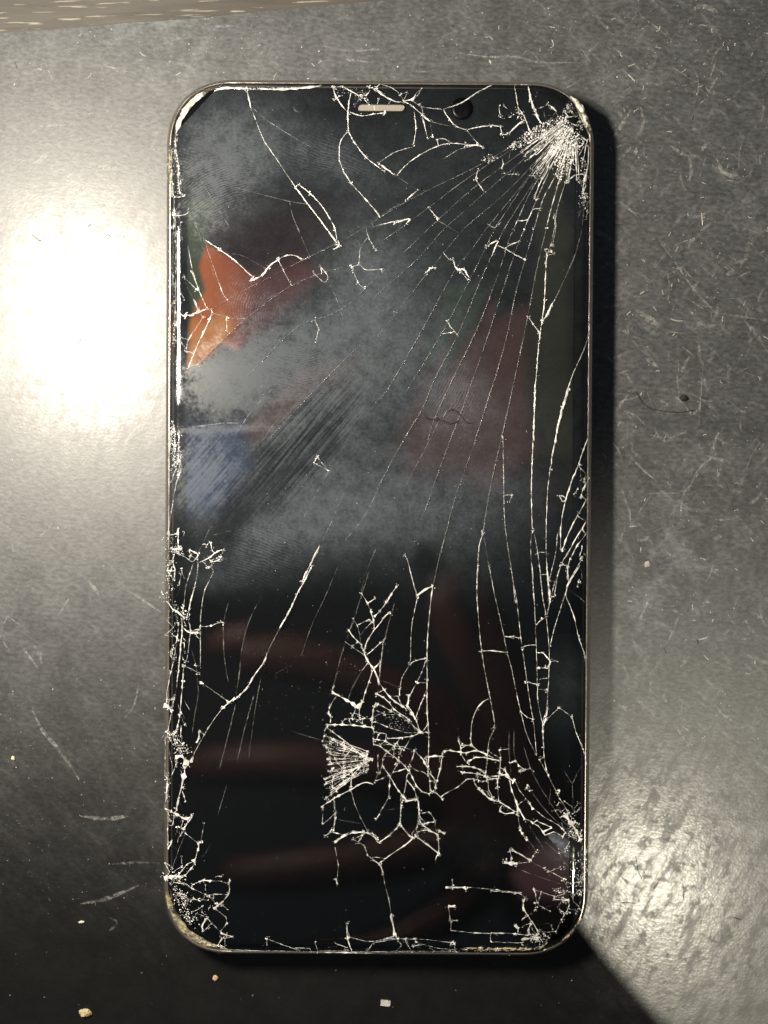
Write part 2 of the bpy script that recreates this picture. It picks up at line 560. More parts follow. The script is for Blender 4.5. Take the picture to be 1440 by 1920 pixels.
def smudges(px, py):
    m = np.zeros(px.shape); rd = np.zeros(px.shape); st = np.zeros(px.shape)

    def g(cx, cy, rx, ry, rot=0.0, p=1.0):
        c, s = math.cos(math.radians(rot)), math.sin(math.radians(rot))
        dx, dy = px - cx, py - cy
        u, w = (dx * c + dy * s) / rx, (-dx * s + dy * c) / ry
        return np.exp(-(u * u + w * w) ** p)

    for a, w in ((g(455, 255, 110, 85), .55), (g(620, 300, 90, 45, 20), .42), (g(420, 345, 80, 75), .50), (g(380, 300, 50, 90), .3),
                 (g(385, 430, 45, 60), .30), (g(460, 555, 80, 60), .30), (g(585, 640, 150, 75, -15), .55), (g(420, 715, 85, 70), .85),
                 (g(520, 690, 110, 70), .45), (g(385, 880, 65, 70), .8), (g(360, 930, 40, 50), .4), (g(690, 500, 85, 95), .55), (g(640, 770, 160, 75, -35), .62),
                 (g(850, 745, 55, 60), .62), (g(900, 790, 110, 70), .25), (g(720, 960, 190, 70), .62), (g(560, 985, 130, 70), .45),
                 (g(470, 1030, 80, 60), .42), (g(720, 880, 120, 60), .35), (g(760, 640, 130, 130), .36), (g(560, 860, 80, 80), .3),
                 (g(930, 910, 80, 50), .25), (g(1065, 1290, 45, 70), .34), (g(760, 300, 180, 90), .12), (g(940, 400, 140, 140), .10),
                 (g(880, 1000, 140, 120), .16), (g(400, 1080, 50, 30), .3), (g(1055, 1600, 35, 35), .5), (g(900, 1590, 70, 50), .10),
                 (g(430, 805, 110, 7, -3), .5)):
        m += a * w
    m *= 0.02 + 0.98 * sstep((1190 - py) / 110) + ((py > 1190) * 0.5)
    m += 0.010 + 0.075 * sstep((1150 - py) / 200) * (0.6 + 0.4 * g(640, 620, 420, 420))
    for a, w in ((g(470, 520, 70, 80), .8), (g(400, 340, 80, 70), .7), (g(560, 690, 120, 60), .6), (g(850, 750, 60, 70), .7),
                 (g(620, 300, 80, 60), .7), (g(480, 1050, 90, 60), .7), (g(1065, 1290, 60, 90), .7)):
        rd = np.maximum(rd, a * w)
    st = np.maximum(st, g(575, 830, 150, 62, -48, 1.6))
    st = np.maximum(st, g(400, 900, 70, 80, -60) * .8)
    # a finger wipe that took most of the film off
    m *= 1 - 0.42 * g(560, 860, 135, 42, -50, 2.0)
    m *= 1 - 0.55 * g(430, 985, 70, 32, -65, 1.5)
    m *= 1 - 0.7 * g(800, 1050, 26, 34, 0, 2)  # dark round lens reflection, put in as a gap in the film
    return np.clip(m, 0, 1.3), np.clip(rd, 0, 1), np.clip(st, 0, 1)


def build_glass():
    # rows/columns crowd together at the rounded rim
    def crowd(n):
        t = np.linspace(-1, 1, n)
        edge = np.array([0, .0008, .002, .004, .0065, .009, .012, .016, .021])
        inner = np.linspace(-1 + .056, 1 - .056, n)
        return np.concatenate([-1 + edge * 2, inner, (1 - edge * 2)[::-1]])
    ymin, ymax = GP[:, 1].min() + 1e-3, GP[:, 1].max() - 1e-3
    cxs = crowd(150); cys = crowd(300)
    rows = []
    for t in cys:
        y = (ymin + ymax) / 2 + t * (ymax - ymin) / 2
        xs = []
        for i in range(len(GP)):
            a, b = GP[i], GP[(i + 1) % len(GP)]
            if (a[1] > y) != (b[1] > y):
                xs.append(a[0] + (b[0] - a[0]) * (y - a[1]) / (b[1] - a[1]))
        x0, x1 = min(xs), max(xs)
        rows.append(((x0 + x1) / 2 + cxs * (x1 - x0) / 2, np.full(len(cxs), y)))
    X = np.array([r[0] for r in rows]); Y = np.array([r[1] for r in rows])
    Z = glass_height(np.maximum(glass_dist(X, Y), 0))
    ny, nx = X.shape
    verts = np.stack([X, Y, Z], -1).reshape(-1, 3)
    fs = [(j * nx + i, j * nx + i + 1, (j + 1) * nx + i + 1, (j + 1) * nx + i) for j in range(ny - 1) for i in range(nx - 1)]
    # side wall down to the ledge
    rim = [i for i in range(nx)] + [j * nx + nx - 1 for j in range(1, ny)] + [(ny - 1) * nx + i for i in range(nx - 2, -1, -1)] + \
          [j * nx for j in range(ny - 2, 0, -1)]
    low = [(verts[i][0], verts[i][1], 6.95) for i in rim]
    base = len(verts)
    verts = np.concatenate([verts, np.array(low)])
    for i in range(len(rim)):
        j = (i + 1) % len(rim)
        fs.append((rim[j], rim[i], base + i, base + j))
    o = mesh_obj('cover_glass', verts, fs, M_GLASS, phone, smooth=True)
    WX, WY = to_world(verts[:, 0], verts[:, 1])
    px, py = proj(WX, WY, verts[:, 2])
    m, rd, st = smudges(px, py)
    a = o.data.color_attributes.new('smudge', 'FLOAT_COLOR', 'POINT')
    a.data.foreach_set('color', np.stack([m, rd, st, np.ones_like(m)], -1).astype(np.float32).ravel())
    return o


glass = build_glass()
tag(glass, label='cracked and smudged cover glass with corners broken away')

# ------------------------------------------------------------------ cracks, traced from the photograph
# view windows the lines were read in: origin and scale back to photo pixels
VIEW = {'A': (280, 130, .30556), 'B': (700, 130, .30556), 'C': (280, 430, .30556), 'D': (700, 430, .30556),
        'E': (280, 730, .30556), 'F': (700, 730, .30556), 'G': (280, 1060, .30556), 'H': (700, 1060, .30556),
        'I': (280, 1430, .30556), 'J': (700, 1430, .30556), 'K': (600, 1090, .18056), 'L': (600, 1320, .18056),
        'M': (820, 1370, .20833), 'N': (300, 1260, .14583), 'O': (300, 1520, .14583), 'P': (920, 1580, .13889),
        'Q': (900, 150, .15972), 'R': (300, 150, .14583), 'S': (300, 400, .14583), 'U': (300, 780, .14583),
        'V': (300, 1000, .14583), 'X': (0, 0, 1.0)}
LINES = """
A b9 600,125 610,180 625,240
A m8 625,240 660,330 700,430 740,490 800,580 880,700 960,810 1060,940 1160,1075
A b9 880,700 960,810 1060,940 1150,1065
A b9 915,705 985,760 1060,840 1110,920 1140,980 1150,1050
A b14 1155,1050 1165,1080 1130,1105
A f5 310,670 400,820 510,998
A f5 460,705 640,755 850,808 975,828
A f6 860,808 880,900 930,1020 985,1150
A b8 340,1045 430,1105 520,1170 640,1280
A f5 470,1130 560,1140 640,1180 720,1225
A b14 620,1300 690,1265 735,1210 790,1165
A m10 790,1165 850,1140 900,1145 940,1165 980,1155
A f6 320,1075 370,1190 410,1300
A f5 235,880 290,970 320,1060
A b12 1130,110 1140,160 1180,220 1215,260
A b9 1240,130 1225,200 1218,300 1220,380
A b8 1220,380 1260,450 1330,540 1440,625
A b9 1215,385 1175,440 1165,530 1185,610 1240,700 1330,800 1390,870 1415,910
A f5 1415,910 1330,965 1170,1060
A b10 1180,100 1250,140 1300,165 1340,150 1355,125
A m9 1390,120 1440,155
A b7 1230,262 1300,285 1370,275 1440,268
A m8 1330,970 1345,1030 1390,1110
A m7 1340,1030 1295,1100 1285,1190 1240,1210
A m7 1285,1190 1330,1230 1430,1225
A m8 1250,1235 1280,1310
A m7 1000,1240 1070,1305 1095,1270 1050,1210
A m7 795,1180 860,1305
A f6 1255,1020 1300,1090
A b20 395,128 470,112 590,118
A b19 680,118 760,122 900,117 1050,100
A d9 640,240 720,310 860,400 1010,490
A f6 700,430 715,500
B b9 0,120 60,160 130,195 185,200
B m7 40,85 110,110 160,150 185,195
B m7 185,195 210,140
B b7 185,195 240,180 270,140 295,120
B b9 185,195 240,225 300,280 350,320
B m9 290,210 310,280
B b6 250,250 260,360 245,470
B b9 300,290 320,370 335,425
B f5 350,320 360,400 370,460
B f6 350,320 430,340 510,355
B m6 240,190 300,230 420,245
B b7 430,245 540,205 640,140 740,85
B b10 430,250 470,310 510,350 575,372
B b8 575,372 640,355 720,345 775,350
B m6 575,375 620,430 670,480
B m7 245,475 130,510 30,575
B b7 145,650 220,570 350,490 460,455 560,460 640,465
B m7 385,430 430,425 470,445
B b14 390,430 400,470
B b14 560,470 640,465 670,480
B b12 30,575 80,610 140,655
B f5 140,655 270,740
B b10 270,740 205,800
B f5 205,800 50,890 0,915
B m5 430,550 530,490 640,465
B m8 865,90 880,180 895,280
B b10 950,90 965,190 1000,280 1030,330
B b14 830,395 880,345 920,315
B b14 780,350 790,400
B d7 1150,280 700,560 280,770 0,930
C d6 1170,75 780,270 480,430 370,500
B d7 1160,300 620,640 230,930 0,1090
C d6 1290,200 900,330 590,550 480,650 300,830
B d7 1170,320 860,545 600,740 400,920 180,1130
C d6 1430,260 1180,490 910,600 690,810 600,900
B d7 1180,330 750,700 430,982
D d6 430,0 250,200 0,420
C d6 1300,700 1000,1000 740,1280
B d6 1185,340 870,700 550,982
D d6 550,0 330,270 150,500 0,690
B d7 1190,340 960,650 690,982
D d7 690,0 590,140 500,250 330,560 100,960 0,1080
B d7 1200,340 1000,600 740,982
D d7 740,0 690,110 600,290 440,600 200,1000
B d8 1205,345 1030,620 800,982
D d8 800,0 740,130 650,330 520,640 380,910 300,1100 180,1300
B m6 1205,345 1080,560 960,760 860,982
D d8 860,0 830,70 760,290 640,600 500,890 380,1150 330,1300
B m7 1210,345 1090,600 980,850 925,982
D d8 925,0 870,140 800,350 700,660 610,920 470,1300
B m7 1215,345 1120,640 1040,800 985,982
D d8 985,0 930,190 870,400 820,650 740,930 620,1300
B m7 1220,345 1150,650 1100,820 1060,982
D d8 1060,0 1000,250 960,470 900,760 830,1080 780,1300
B m6 1225,350 1190,640 1130,850 1110,982
D m6 1110,0 1090,90 1060,170
D b8 1060,190 1050,440 1035,560 1015,700
B f7 1240,450 1290,800 1280,982
D f8 1280,0 1240,150 1180,290 1110,440
D m7 1335,590 1300,720 1220,900 1160,1090
B b10 640,620 630,670 650,710 680,750
B b7 340,850 390,910
B m9 0,965 100,940 225,915
B b8 130,945 225,915 205,945
B m7 700,950 745,970 790,930
B b9 885,930 950,920 980,860 1025,855
B f6 400,930 520,1000
B m6 1110,900 1120,960 1100,1080
B b8 1180,690 1240,650 1290,645
B b9 1130,710 1150,660
C b9 235,525 300,510 345,490 385,490
C b12 385,510 370,550 330,640 290,720 240,850
C m8 330,540 290,600 240,680 225,750
C m7 300,365 350,480
C m9 275,430 300,480
C m9 260,260 300,360
C m6 340,70 390,220 450,390 480,430
C f6 390,515 450,530 520,548 600,545
C m8 475,550 475,620
C m7 1040,610 1020,690
C f6 1110,340 1150,430 1190,550
C f14 180,1230 330,1205 460,1190 560,1190
C f6 520,1270 640,1100 760,975
C f6 700,1290 760,1200 810,1140
D b10 690,110 745,75 765,70
D b14 765,75 745,120 725,170
D b8 765,100 810,120 870,155 930,185
D b9 810,120 840,95 895,75
D m7 430,145 470,190
D b14 470,190 490,185 505,235 530,250 555,245 590,300
D m8 530,250 580,310
D b14 320,270 350,240 380,235
D b8 455,565 475,600 500,625 515,650
D b7 420,640 470,635 500,625
D b12 1055,120 1065,160 1060,210
D m6 1065,155 1110,155
D m6 1060,160 1090,130
D b14 1115,430 1090,470 1070,520 1035,565
D b11 950,535 980,580 1020,640 1020,680
D b9 1015,700 1000,900 990,1000 985,1300
D b11 1220,900 1160,1090 1115,1300
D k16 290,1130 340,1165 400,1165 450,1190 500,1185 540,1160
D k18 430,1150 460,1110 500,1110 540,1150 580,1190 620,1180
D k14 520,1100 545,1080
D k16 455,1160 475,1168
F d7 590,20 530,160 460,340 380,560 310,760 290,800
F d7 720,0 640,270 570,470 500,670 440,900 400,1050 370,1190 355,1300
F d8 850,20 795,260 730,540 690,760 675,880
F m6 795,300 800,560 805,800 830,1000 850,1120 870,1300
F m6 675,880 650,960 640,1100 635,1300
F f6 675,880 700,1030 750,1300
F b8 995,0 985,200 975,420 970,640 975,860
F m6 975,870 965,960 975,1140 985,1300
F m6 985,870 1010,1010 1035,1240 1040,1300
F b11 1200,0 1140,200 1100,400 1085,500
F m9 1085,500 1070,620 1060,900 1065,1100 1080,1300
F b10 1320,300 1290,370 1260,460
F b9 1260,460 1215,570 1170,720 1150,860 1150,980
F m6 1260,470 1330,545
F b9 1320,560 1290,610 1275,660
F b11 1310,680 1260,760 1200,880 1160,985
F b9 1310,810 1240,920 1190,1010 1155,1065
F b9 1315,880 1250,960 1210,1040 1190,1100
F m7 1150,870 1130,890 1120,1000 1080,1170
F m7 1155,1065 1130,1150 1110,1270
F m10 1300,1010 1240,1110 1195,1190 1180,1250
F b8 1160,1075 1190,1090 1190,1170
F m6 1010,1000 1060,1000
F m6 1030,1135 1065,1135
F m6 1085,1175 1120,1180
F m6 190,1010 210,1050 230,1130 265,1260
F b12 265,1270 310,1230 360,1210
F m7 140,1210 80,1300
F d6 300,120 220,250 130,410 60,540 0,640
F f5 400,200 320,360 240,510 200,590
F b14 1140,650 1160,690
F m7 835,690 850,650
F b12 665,870 675,885
F b12 1080,1290 1085,1230
H m6 225,20 240,90 270,180
H b12 270,190 310,155 360,130
H b7 365,130 345,290 330,500 330,700 330,900 340,1050 335,1300
H m6 270,200 235,380 228,590
H b8 225,605 260,585 325,570
H m7 325,575 290,670 240,770 215,830
H m7 325,770 300,830 260,940
H m6 270,720 325,720
H m6 228,605 180,680 165,750
H d7 130,230 70,450 35,700
H m7 640,0 635,150 645,330 665,530 690,680 720,830 745,970
H m6 710,0 740,160 790,380 820,530 850,640 880,790 920,960 950,1060 1000,1160
H m6 845,20 880,220 905,440 930,620 960,830 985,980 1000,1150
H m6 975,0 985,160 995,380 1005,640 1010,830 1040,980
H m7 1020,0 1040,200 1060,310 1075,460 1080,580 1070,800 1060,900 1040,970 1045,1120
H b8 1065,0 1075,120 1085,220
H m7 1150,0 1110,120 1085,220 1065,310
H m7 1190,0 1195,110 1150,260 1110,390 1085,490
H b9 1270,0 1200,110 1180,180
H b7 1180,190 1230,310 1260,440 1300,560 1310,700
H f5 1190,140 1270,200 1320,250
H b8 805,435 850,440 905,445
H b8 665,525 740,525 820,535
H b8 910,505 950,490 995,490
H b8 945,715 1005,730
H m7 1015,700 1075,690
H m7 1010,760 1060,765
H b9 1000,365 1030,335 1065,312
H b12 1040,535 1085,590 1075,620
H m6 1085,575 1130,590
H m7 1015,630 1060,630
H b14 1070,870 1060,930 1045,980
H m8 1045,970 1100,910 1140,875
H m7 1220,930 1245,1030 1290,1130
H b9 710,815 670,840 635,880
H m6 635,880 605,960 600,1050 605,1110
H m6 745,1000 710,1080 700,1180
H b11 735,1000 745,975
K b15 425,120 490,220 530,310 555,400 560,490
K m9 495,225 575,175
K b13 800,45 740,140 690,220 620,310 565,370
K b13 715,325 660,380 600,465 560,510
K b17 560,510 500,600 470,680 455,730 490,820 540,890
K m13 335,380 385,450 410,540 420,620 435,690
K m10 400,450 510,395
K b12 295,500 340,570 385,615 430,660
K m11 540,425 480,480 420,560
K m10 260,625 340,685 455,760
K m8 335,675 390,630
K b11 485,765 550,710 630,635
K b26 490,820 550,900 600,1000 610,1050
K m12 630,830 580,890 555,910
K m9 660,600 640,760 625,870 615,990
K m9 495,850 440,920
K d9 440,920 340,1090 285,1240
K b10 545,930 510,1040 470,1150 445,1240 410,1320 405,1390
K b24 125,1150 200,1190 280,1235 340,1270 380,1310
K b24 380,1310 410,1290 445,1240
K m10 380,1310 340,1390
K b15 610,1050 660,1120 720,1195 780,1250 860,1300 900,1330
K b15 590,1170 650,1200 720,1260 770,1330 860,1390 930,1440
K b12 590,1270 660,1300 740,1350
K m12 585,1340 680,1385
K m12 730,1195 810,1190 825,1240 850,1290
K b14 825,1110 825,1190
K f9 630,1025 740,1070 815,1105
K b15 920,1180 915,1260 900,1300 950,1370 990,1430
K m11 1100,1180 1050,1260 1010,1360 990,1430
K b14 550,1330 545,1430
K b14 550,1340 570,1290
K b14 100,1300 85,1370 110,1390
L b17 70,215 150,215 230,215 350,220 450,235 555,245
L m12 235,190 260,155 330,150 390,165 460,220
L m12 390,170 440,150 540,155
L m10 300,165 320,210
L b11 535,240 545,150 550,60
L b14 70,240 120,280 200,340 280,400 360,470 430,530 540,575
L b15 540,575 470,610 400,670 330,750 320,860
L b15 25,1060 100,1010 200,950 320,890 400,840 470,810 550,830
L m9 320,890 360,1040 420,1180 500,1330
L m11 600,530 600,640 610,710 560,820
L m11 650,570 650,640 620,710
L b14 555,420 610,430 690,490 760,540 820,590 880,640 920,700
L m11 555,365 610,375 680,380 620,430
L m11 680,380 700,400 770,435 880,445
L m11 770,430 720,490 670,530 650,570
L m11 670,540 760,545 810,560
L m10 830,350 800,400 770,440 765,530
L b11 700,360 830,350 960,335 1050,295
L m11 950,340 890,440 850,470 820,560
L m10 880,450 980,490
L b15 980,470 1010,520 1060,560 1090,620 1120,660
L m12 980,490 960,570 930,620 920,660
L b14 660,660 720,740 770,830 820,910 880,970 900,1010
L m11 800,630 760,700 730,750 720,850 715,970
L m11 920,680 900,760 890,850 870,940
L b13 920,680 960,760 1000,850 1060,910 1130,935 1180,900
L b11 900,790 970,870 1000,950 1010,1000
L m11 935,650 1000,690 1080,710 1140,760
L b22 900,1010 950,1000 1010,990
L b15 855,960 900,1010 860,1000
L m10 860,1000 840,1080 840,1170 830,1250
L b12 1020,1010 1030,1100 1035,1210 1070,1260 1150,1320 1220,1360
L b13 830,1250 790,1300 720,1370 620,1430
L m11 830,1250 900,1330 960,1390 1020,1380 1000,1290 1030,1220
L m10 960,1390 930,1440
L m10 1010,1390 1080,1440
L m10 720,960 650,1080 580,1200
L b16 620,1140 580,1200
L f8 650,1110 830,1080
L b22 1120,550 1200,540 1270,540
L b13 1270,530 1250,680 1210,800 1200,880
L b14 1140,720 1210,800
L b22 1150,900 1220,930 1270,990
L m12 1100,560 1120,660 1140,800 1145,900
L m10 1130,1120 1180,1180 1205,1320 1225,1400
L b16 1220,1310 1290,1340
L m12 150,1010 165,1180 140,1310
L m8 30,1080 25,1250 100,1190 160,1130
L b10 60,1370 130,1300
L m14 150,1430 240,1360 340,1320 450,1330
L m12 330,1410 420,1370 500,1330 590,1370
L b16 540,1335 580,1400 610,1440
L f7 190,1200 430,1245
L b12 590,0 740,70 830,120 930,190 1030,280
L b13 900,0 960,90 1000,170 1040,290 1120,295
L m10 570,180 700,240 900,300 1040,295
L m10 560,290 690,310 680,380
L f9 570,60 680,100
M b14 220,130 300,130 370,180 450,215
M b12 190,80 210,150 215,200
M m9 300,70 300,130
M b14 60,190 110,180 200,190 260,200 340,180 400,195 450,225
M m9 210,205 250,270 290,310
M b14 280,275 340,240 420,240 500,260 560,270
M b15 175,325 250,320 330,330 400,360 430,390
M b14 225,375 300,380 370,390 430,405
M m10 455,180 450,260 435,370 445,450
M b10 560,170 570,250 560,380 540,470 550,620
M m12 440,410 520,410 610,400
M m13 40,590 100,550 180,510 270,435
M m15 270,435 330,435 410,460 470,440 540,430
M b15 370,520 420,570 480,620 560,640 640,690 700,730
M m12 390,540 450,545 490,620
M m12 455,440 460,530 500,600
M b16 560,720 610,750 700,735
M b28 605,345 625,400 650,430 690,460
M b10 650,450 670,540 710,640 720,740
M m8 720,740 745,880
M m9 690,430 740,540 830,650
M b18 710,640 740,720 790,800
M b16 830,650 860,710
M m9 855,690 950,770 1090,850 1190,950
M d9 645,0 645,200 660,380
M d9 690,0 690,200 740,370
M m9 650,290 705,280
M m9 760,360 840,340 870,370
M d9 780,150 840,340 920,500 1010,640 1110,790 1200,880
M m9 920,260 1000,410 1100,610 1170,720 1240,830
M m10 950,0 960,230 980,350 1000,400
M b9 1250,20 1300,130 1340,250 1345,310
M f9 1345,310 1280,350 1215,480
M f8 1215,480 1220,640 1215,720
M f8 1140,360 1215,480
M b34 1150,750 1200,830 1250,900 1290,990
M d9 840,540 960,700 1090,830 1180,900
M b14 840,815 910,860 960,920
M b12 890,810 1030,870
M b24 950,910 1030,875
M m10 970,940 1050,910 1130,950
M d9 830,850 900,980 1000,1130
M d9 800,960 880,1070 900,1090
M d9 970,1000 1100,1120 1180,1230
M d12 840,1180 980,1250 1130,1340
M m10 960,1240 1060,1290 1150,1340
M d12 740,1250 900,1310 1110,1380
M b34 600,1185 660,1195 720,1200
M b16 650,1080 670,1150 660,1200
M b16 670,1070 760,1120 840,1170
M m14 720,1195 840,1180
M b14 865,1125 840,1170
M b16 740,890 770,930
M b14 800,970 810,990
M b12 80,1410 240,1410 260,1430
M m9 135,1340 140,1400
M b14 800,520 815,490
M b16 1093,530 1100,550
M f8 1020,530 1005,670
N m16 130,0 110,120 80,260 80,400
N m14 235,0 215,180 185,340 150,500 95,760
N b16 300,30 285,200 270,380 255,560 225,700 180,800
N m12 185,290 140,350
N m14 170,350 165,430 120,470
N b26 60,410 60,450 110,460 140,500
N b22 60,770 130,820 150,800
N d14 480,110 490,300 450,520 415,780
N m12 520,130 640,210 780,310 870,375
N b20 520,135 560,150
N b22 960,330 890,390 810,460
N m16 810,460 730,560 620,720 540,860 450,1020 410,1140
N b20 510,760 500,840 475,910
N b50 200,1100 270,1070 340,1150 330,1200
N b30 320,1210 310,1340 280,1450 240,1620 210,1770
N m14 210,1190 160,1300 100,1470
N b26 80,1360 90,1450 75,1560 70,1650
N b28 60,1770 150,1800 220,1830 300,1890 370,1880 415,1840
N f12 860,1450 800,1650 740,1850
N m14 60,850 60,1100 55,1350
O m20 100,30 90,260 95,440 95,510
O m18 180,60 165,180
O b16 410,80 340,180 290,240
O m12 325,190 325,290 490,420
O d14 320,300 240,500 170,700 140,790
O m12 570,150 550,270 525,400
O b22 500,410 490,500 450,630 430,650
O b14 430,650 350,690 290,760 240,820
O b14 450,670 400,740 320,830
O f10 650,420 590,540 540,600
O b36 50,890 130,860 200,840 270,860
O b22 55,680 90,750 120,800
O b22 95,500 150,400
O m22 240,900 330,940 410,1000 520,1050 610,1090 690,1130
O m12 420,950 500,915 580,880
O b24 500,915 560,895 650,905
O m10 650,905 780,905 890,940
O b16 895,890 890,1070
O b14 620,1090 710,1075 880,1075
O b22 880,1070 810,1170 690,1260
O m14 730,1180 720,1270 850,1370 860,1450
O m12 800,1210 880,1280
O m14 540,1300 640,1420 720,1500 800,1580
O b26 780,1570 850,1600 940,1620
O b18 800,1640 730,1760
O m18 835,1640 830,1790
O b26 590,1390 540,1480 550,1560
O b22 420,1130 520,1165
P b12 0,650 150,660 330,680 400,690
P m14 400,690 480,750
P b22 440,780 440,900 500,980 570,1080 640,1200
P b14 430,1030 510,980
P b16 580,620 610,720 630,820
P m14 600,640 850,720 1040,770
P b22 850,765 1040,775
P b40 330,1110 380,1160
P b22 540,1090 510,1180 520,1240
P b16 0,1220 150,1220 330,1230 500,1250 640,1290
P m14 0,1340 180,1345 430,1355
P b36 440,1300 560,1290 640,1320
P m14 960,1040 880,1200
P m18 1060,850 1030,930 1080,950
Q b22 560,40 585,160 610,260 650,360 700,490
Q b30 450,330 500,400 540,480 580,590
Q m18 1230,760 1150,900 1080,960 1020,1200
Q m16 1260,700 1220,900 1190,1050
Q b34 1280,780 1270,1000 1220,1200 1210,1330
Q b18 640,1380 700,1220 780,1080 810,1000
Q b16 610,1130 700,1000 850,780
Q b26 790,280 860,330 900,370
R m16 210,570 200,700 200,900 235,1080 235,1300 260,1450 310,1490
R m16 150,880 140,1080 150,1300 170,1480
R b18 200,1745 330,1730 370,1690
R f10 370,1690 480,1880
R m10 180,1500 180,1900
S m9 195,0 205,400 205,800 190,1300 190,1560
S f12 155,250 150,700 155,1200
S b46 215,1270 270,1300 320,1330
S m12 360,420 410,700 440,800 490,960 600,1220
S b20 395,740 440,790
S b26 480,950 505,980
S m10 310,820 380,890 470,980
S f10 310,830 350,950 420,1080
S b14 430,1110 490,1240
S b30 340,1300 400,1320 440,1300
U m12 155,80 125,380 100,560 100,700
U m26 190,200 185,450 180,560
U m18 245,180 240,400 235,560 260,680
U b40 110,690 150,700
U m14 240,760 200,900 160,1130 130,1300 100,1480
U f12 700,1300 640,1440 560,1620 500,1750 480,1850
U f10 660,1540 880,1480 960,1475
U b20 90,1530 210,1520
U b22 235,1440 230,1660
U b46 160,1720 270,1700
U m18 170,1750 300,1800 400,1870
U b26 380,1720 440,1750 490,1770
U m16 400,1800 480,1850
U b20 600,1660 640,1620 670,1720
U b26 510,1880 620,1830 740,1740 820,1720
U m16 640,1860 780,1810
U b18 670,1880 750,1850
U f12 770,1880 880,1810
V m18 190,240 150,380 130,380 80,480
V m26 160,370 190,470 180,600
V b20 410,370 470,320 490,270
V m14 430,380 370,560 330,700 310,900 300,950
V m14 490,370 475,540 440,700
V b26 440,700 400,850 365,1020
V m12 580,390 620,440
V b14 650,430 690,480
V m12 690,490 640,600 580,720 550,850 530,1000 520,1150 520,1380 520,1700
V b56 190,990 240,1020 290,1070 350,1080
V m26 90,880 170,990 220,1020
V m10 70,1110 170,1060
V m12 60,1310 150,1230 220,1140
V b20 280,1110 285,1250 265,1450 250,1650 220,1900
V m14 240,1170 220,1350 170,1650 140,1780 100,1920
V m16 350,1080 390,1220 375,1400 365,1500 340,1640 310,1700
V b28 305,1220 370,1270 520,1280
V b20 400,1250 520,1230
V m12 460,1310 520,1370
V m14 275,1560 310,1640
V b18 310,1710 400,1740 510,1800
V m14 305,1700 290,1900
V f10 400,1480 460,1700 480,1900
V f16 880,890 840,1040 815,1200 820,1500 850,1750 880,1920
V m12 660,1185 790,1135
G f7 690,190 640,280 600,380 570,500 550,680 530,800
G b13 1000,0 960,80 910,170 860,280 800,385
G d10 800,385 750,480 720,540
G b12 720,540 700,600 640,680 600,750 540,810 510,830
G d7 530,850 480,1050 430,1250
G d7 640,800 580,1020 540,1200
G f6 685,690 650,880 610,1180
G f6 1160,0 1080,190 1000,360 930,560
G d7 1350,30 1290,220 1230,400 1180,540 1130,740
G f6 870,1015 960,1045 1080,1080
G f5 770,665 855,625
E f6 1440,530 1330,760 1200,930
E f6 1200,620 1110,830 1040,960
E b12 1045,960 1000,1050 960,1130 935,1180
E f6 1390,980 1340,1100 1300,1240
E f5 1100,500 940,800
E b9 1010,450 1030,415
I m8 1130,220 1140,330 1130,420 1080,450
I b10 1140,490 1190,450 1250,430 1340,430 1400,470
I m8 1250,470 1320,510 1340,570 1420,630 1435,680
I m6 1140,520 1160,630 1150,740
I b8 1145,710 1155,745
J m7 0,600 40,625 60,680 70,740 95,840 110,930 130,1060
J b9 45,610 120,555 190,510 260,450
J b9 260,450 330,500 405,560
J m8 260,450 275,360 280,250
J m7 40,490 100,440 160,380
J m8 160,380 220,450 260,460
J m7 160,380 170,280 180,230
J b8 290,370 350,420 395,440 405,560
J b12 400,420 440,435
J f6 385,570 380,620
J m7 450,770 600,765 760,780 900,800
J b14 460,880 505,880
J m6 470,970 520,968
J m7 480,970 475,1030 620,1045 760,1050
J b12 80,1080 140,1060
J m14 105,940 130,1050
J m7 0,1105 150,1080 330,1085 480,1105
J m7 150,1090 175,1120 140,1160
J m6 200,1100 240,1170
J m6 260,1100 390,1140 500,1150
J m7 490,1100 510,1170
X b2.4 425,1782 520,1785 620,1788 700,1790
X m3 600,1783 680,1786 780,1785 860,1786
X m2.5 500,1760 560,1783
X b2.5 650,1730 652,1760 660,1786
X m2 655,1757 690,1765 720,1762
X b2.5 735,1715 740,1750 745,1760
X m2 690,1782 705,1765 745,1758
X m6 555,1778 580,1779
X m6 590,1765 596,1785
"""
# the dense half fan left of the small impact, and the big burst at the upper right corner
extra = []
for i in range(26):
    y = 330 + 640 * (i + random.uniform(-.45, .45)) / 25
    y0 = 575 + (y - 575) * 0.16
    extra.append(('L', 'b' if random.random() < .3 else 'm', random.uniform(6, 13),
                  [(500 - random.uniform(0, 120), y0 + (y - y0) * random.uniform(.1, .3)), (250, y0 + (y - y0) * .62 + random.uniform(-8, 8)),
                   (random.uniform(35, 130), y)]))
for i in range(46):
    t = random.random()
    ang = math.radians(147 + 84 * t)      # screen direction, clockwise from +x with y down -> left/down fan
    ang = math.radians(156 - 72 * t)
    r0, r1 = random.uniform(60, 260), random.uniform(380, 760) * (1.0 - 0.15 * abs(t - .5))
    ox, oy = 1060 + 60 * t, 420 + 150 * t
    p = [(ox + math.cos(ang) * r + random.uniform(-8, 8), oy + math.sin(ang) * r + random.uniform(-8, 8))
         for r in (r0, (r0 + r1) / 2, r1)]
    extra.append(('Q', 'b' if random.random() < .65 else 'm', random.uniform(8, 17), p))


def parse():
    out = []
    for ln in LINES.strip().splitlines():
        a = ln.split()
        out.append((a[0], a[1][0], float(a[1][1:]), [tuple(map(float, q.split(','))) for q in a[2:]]))
    return out + extra


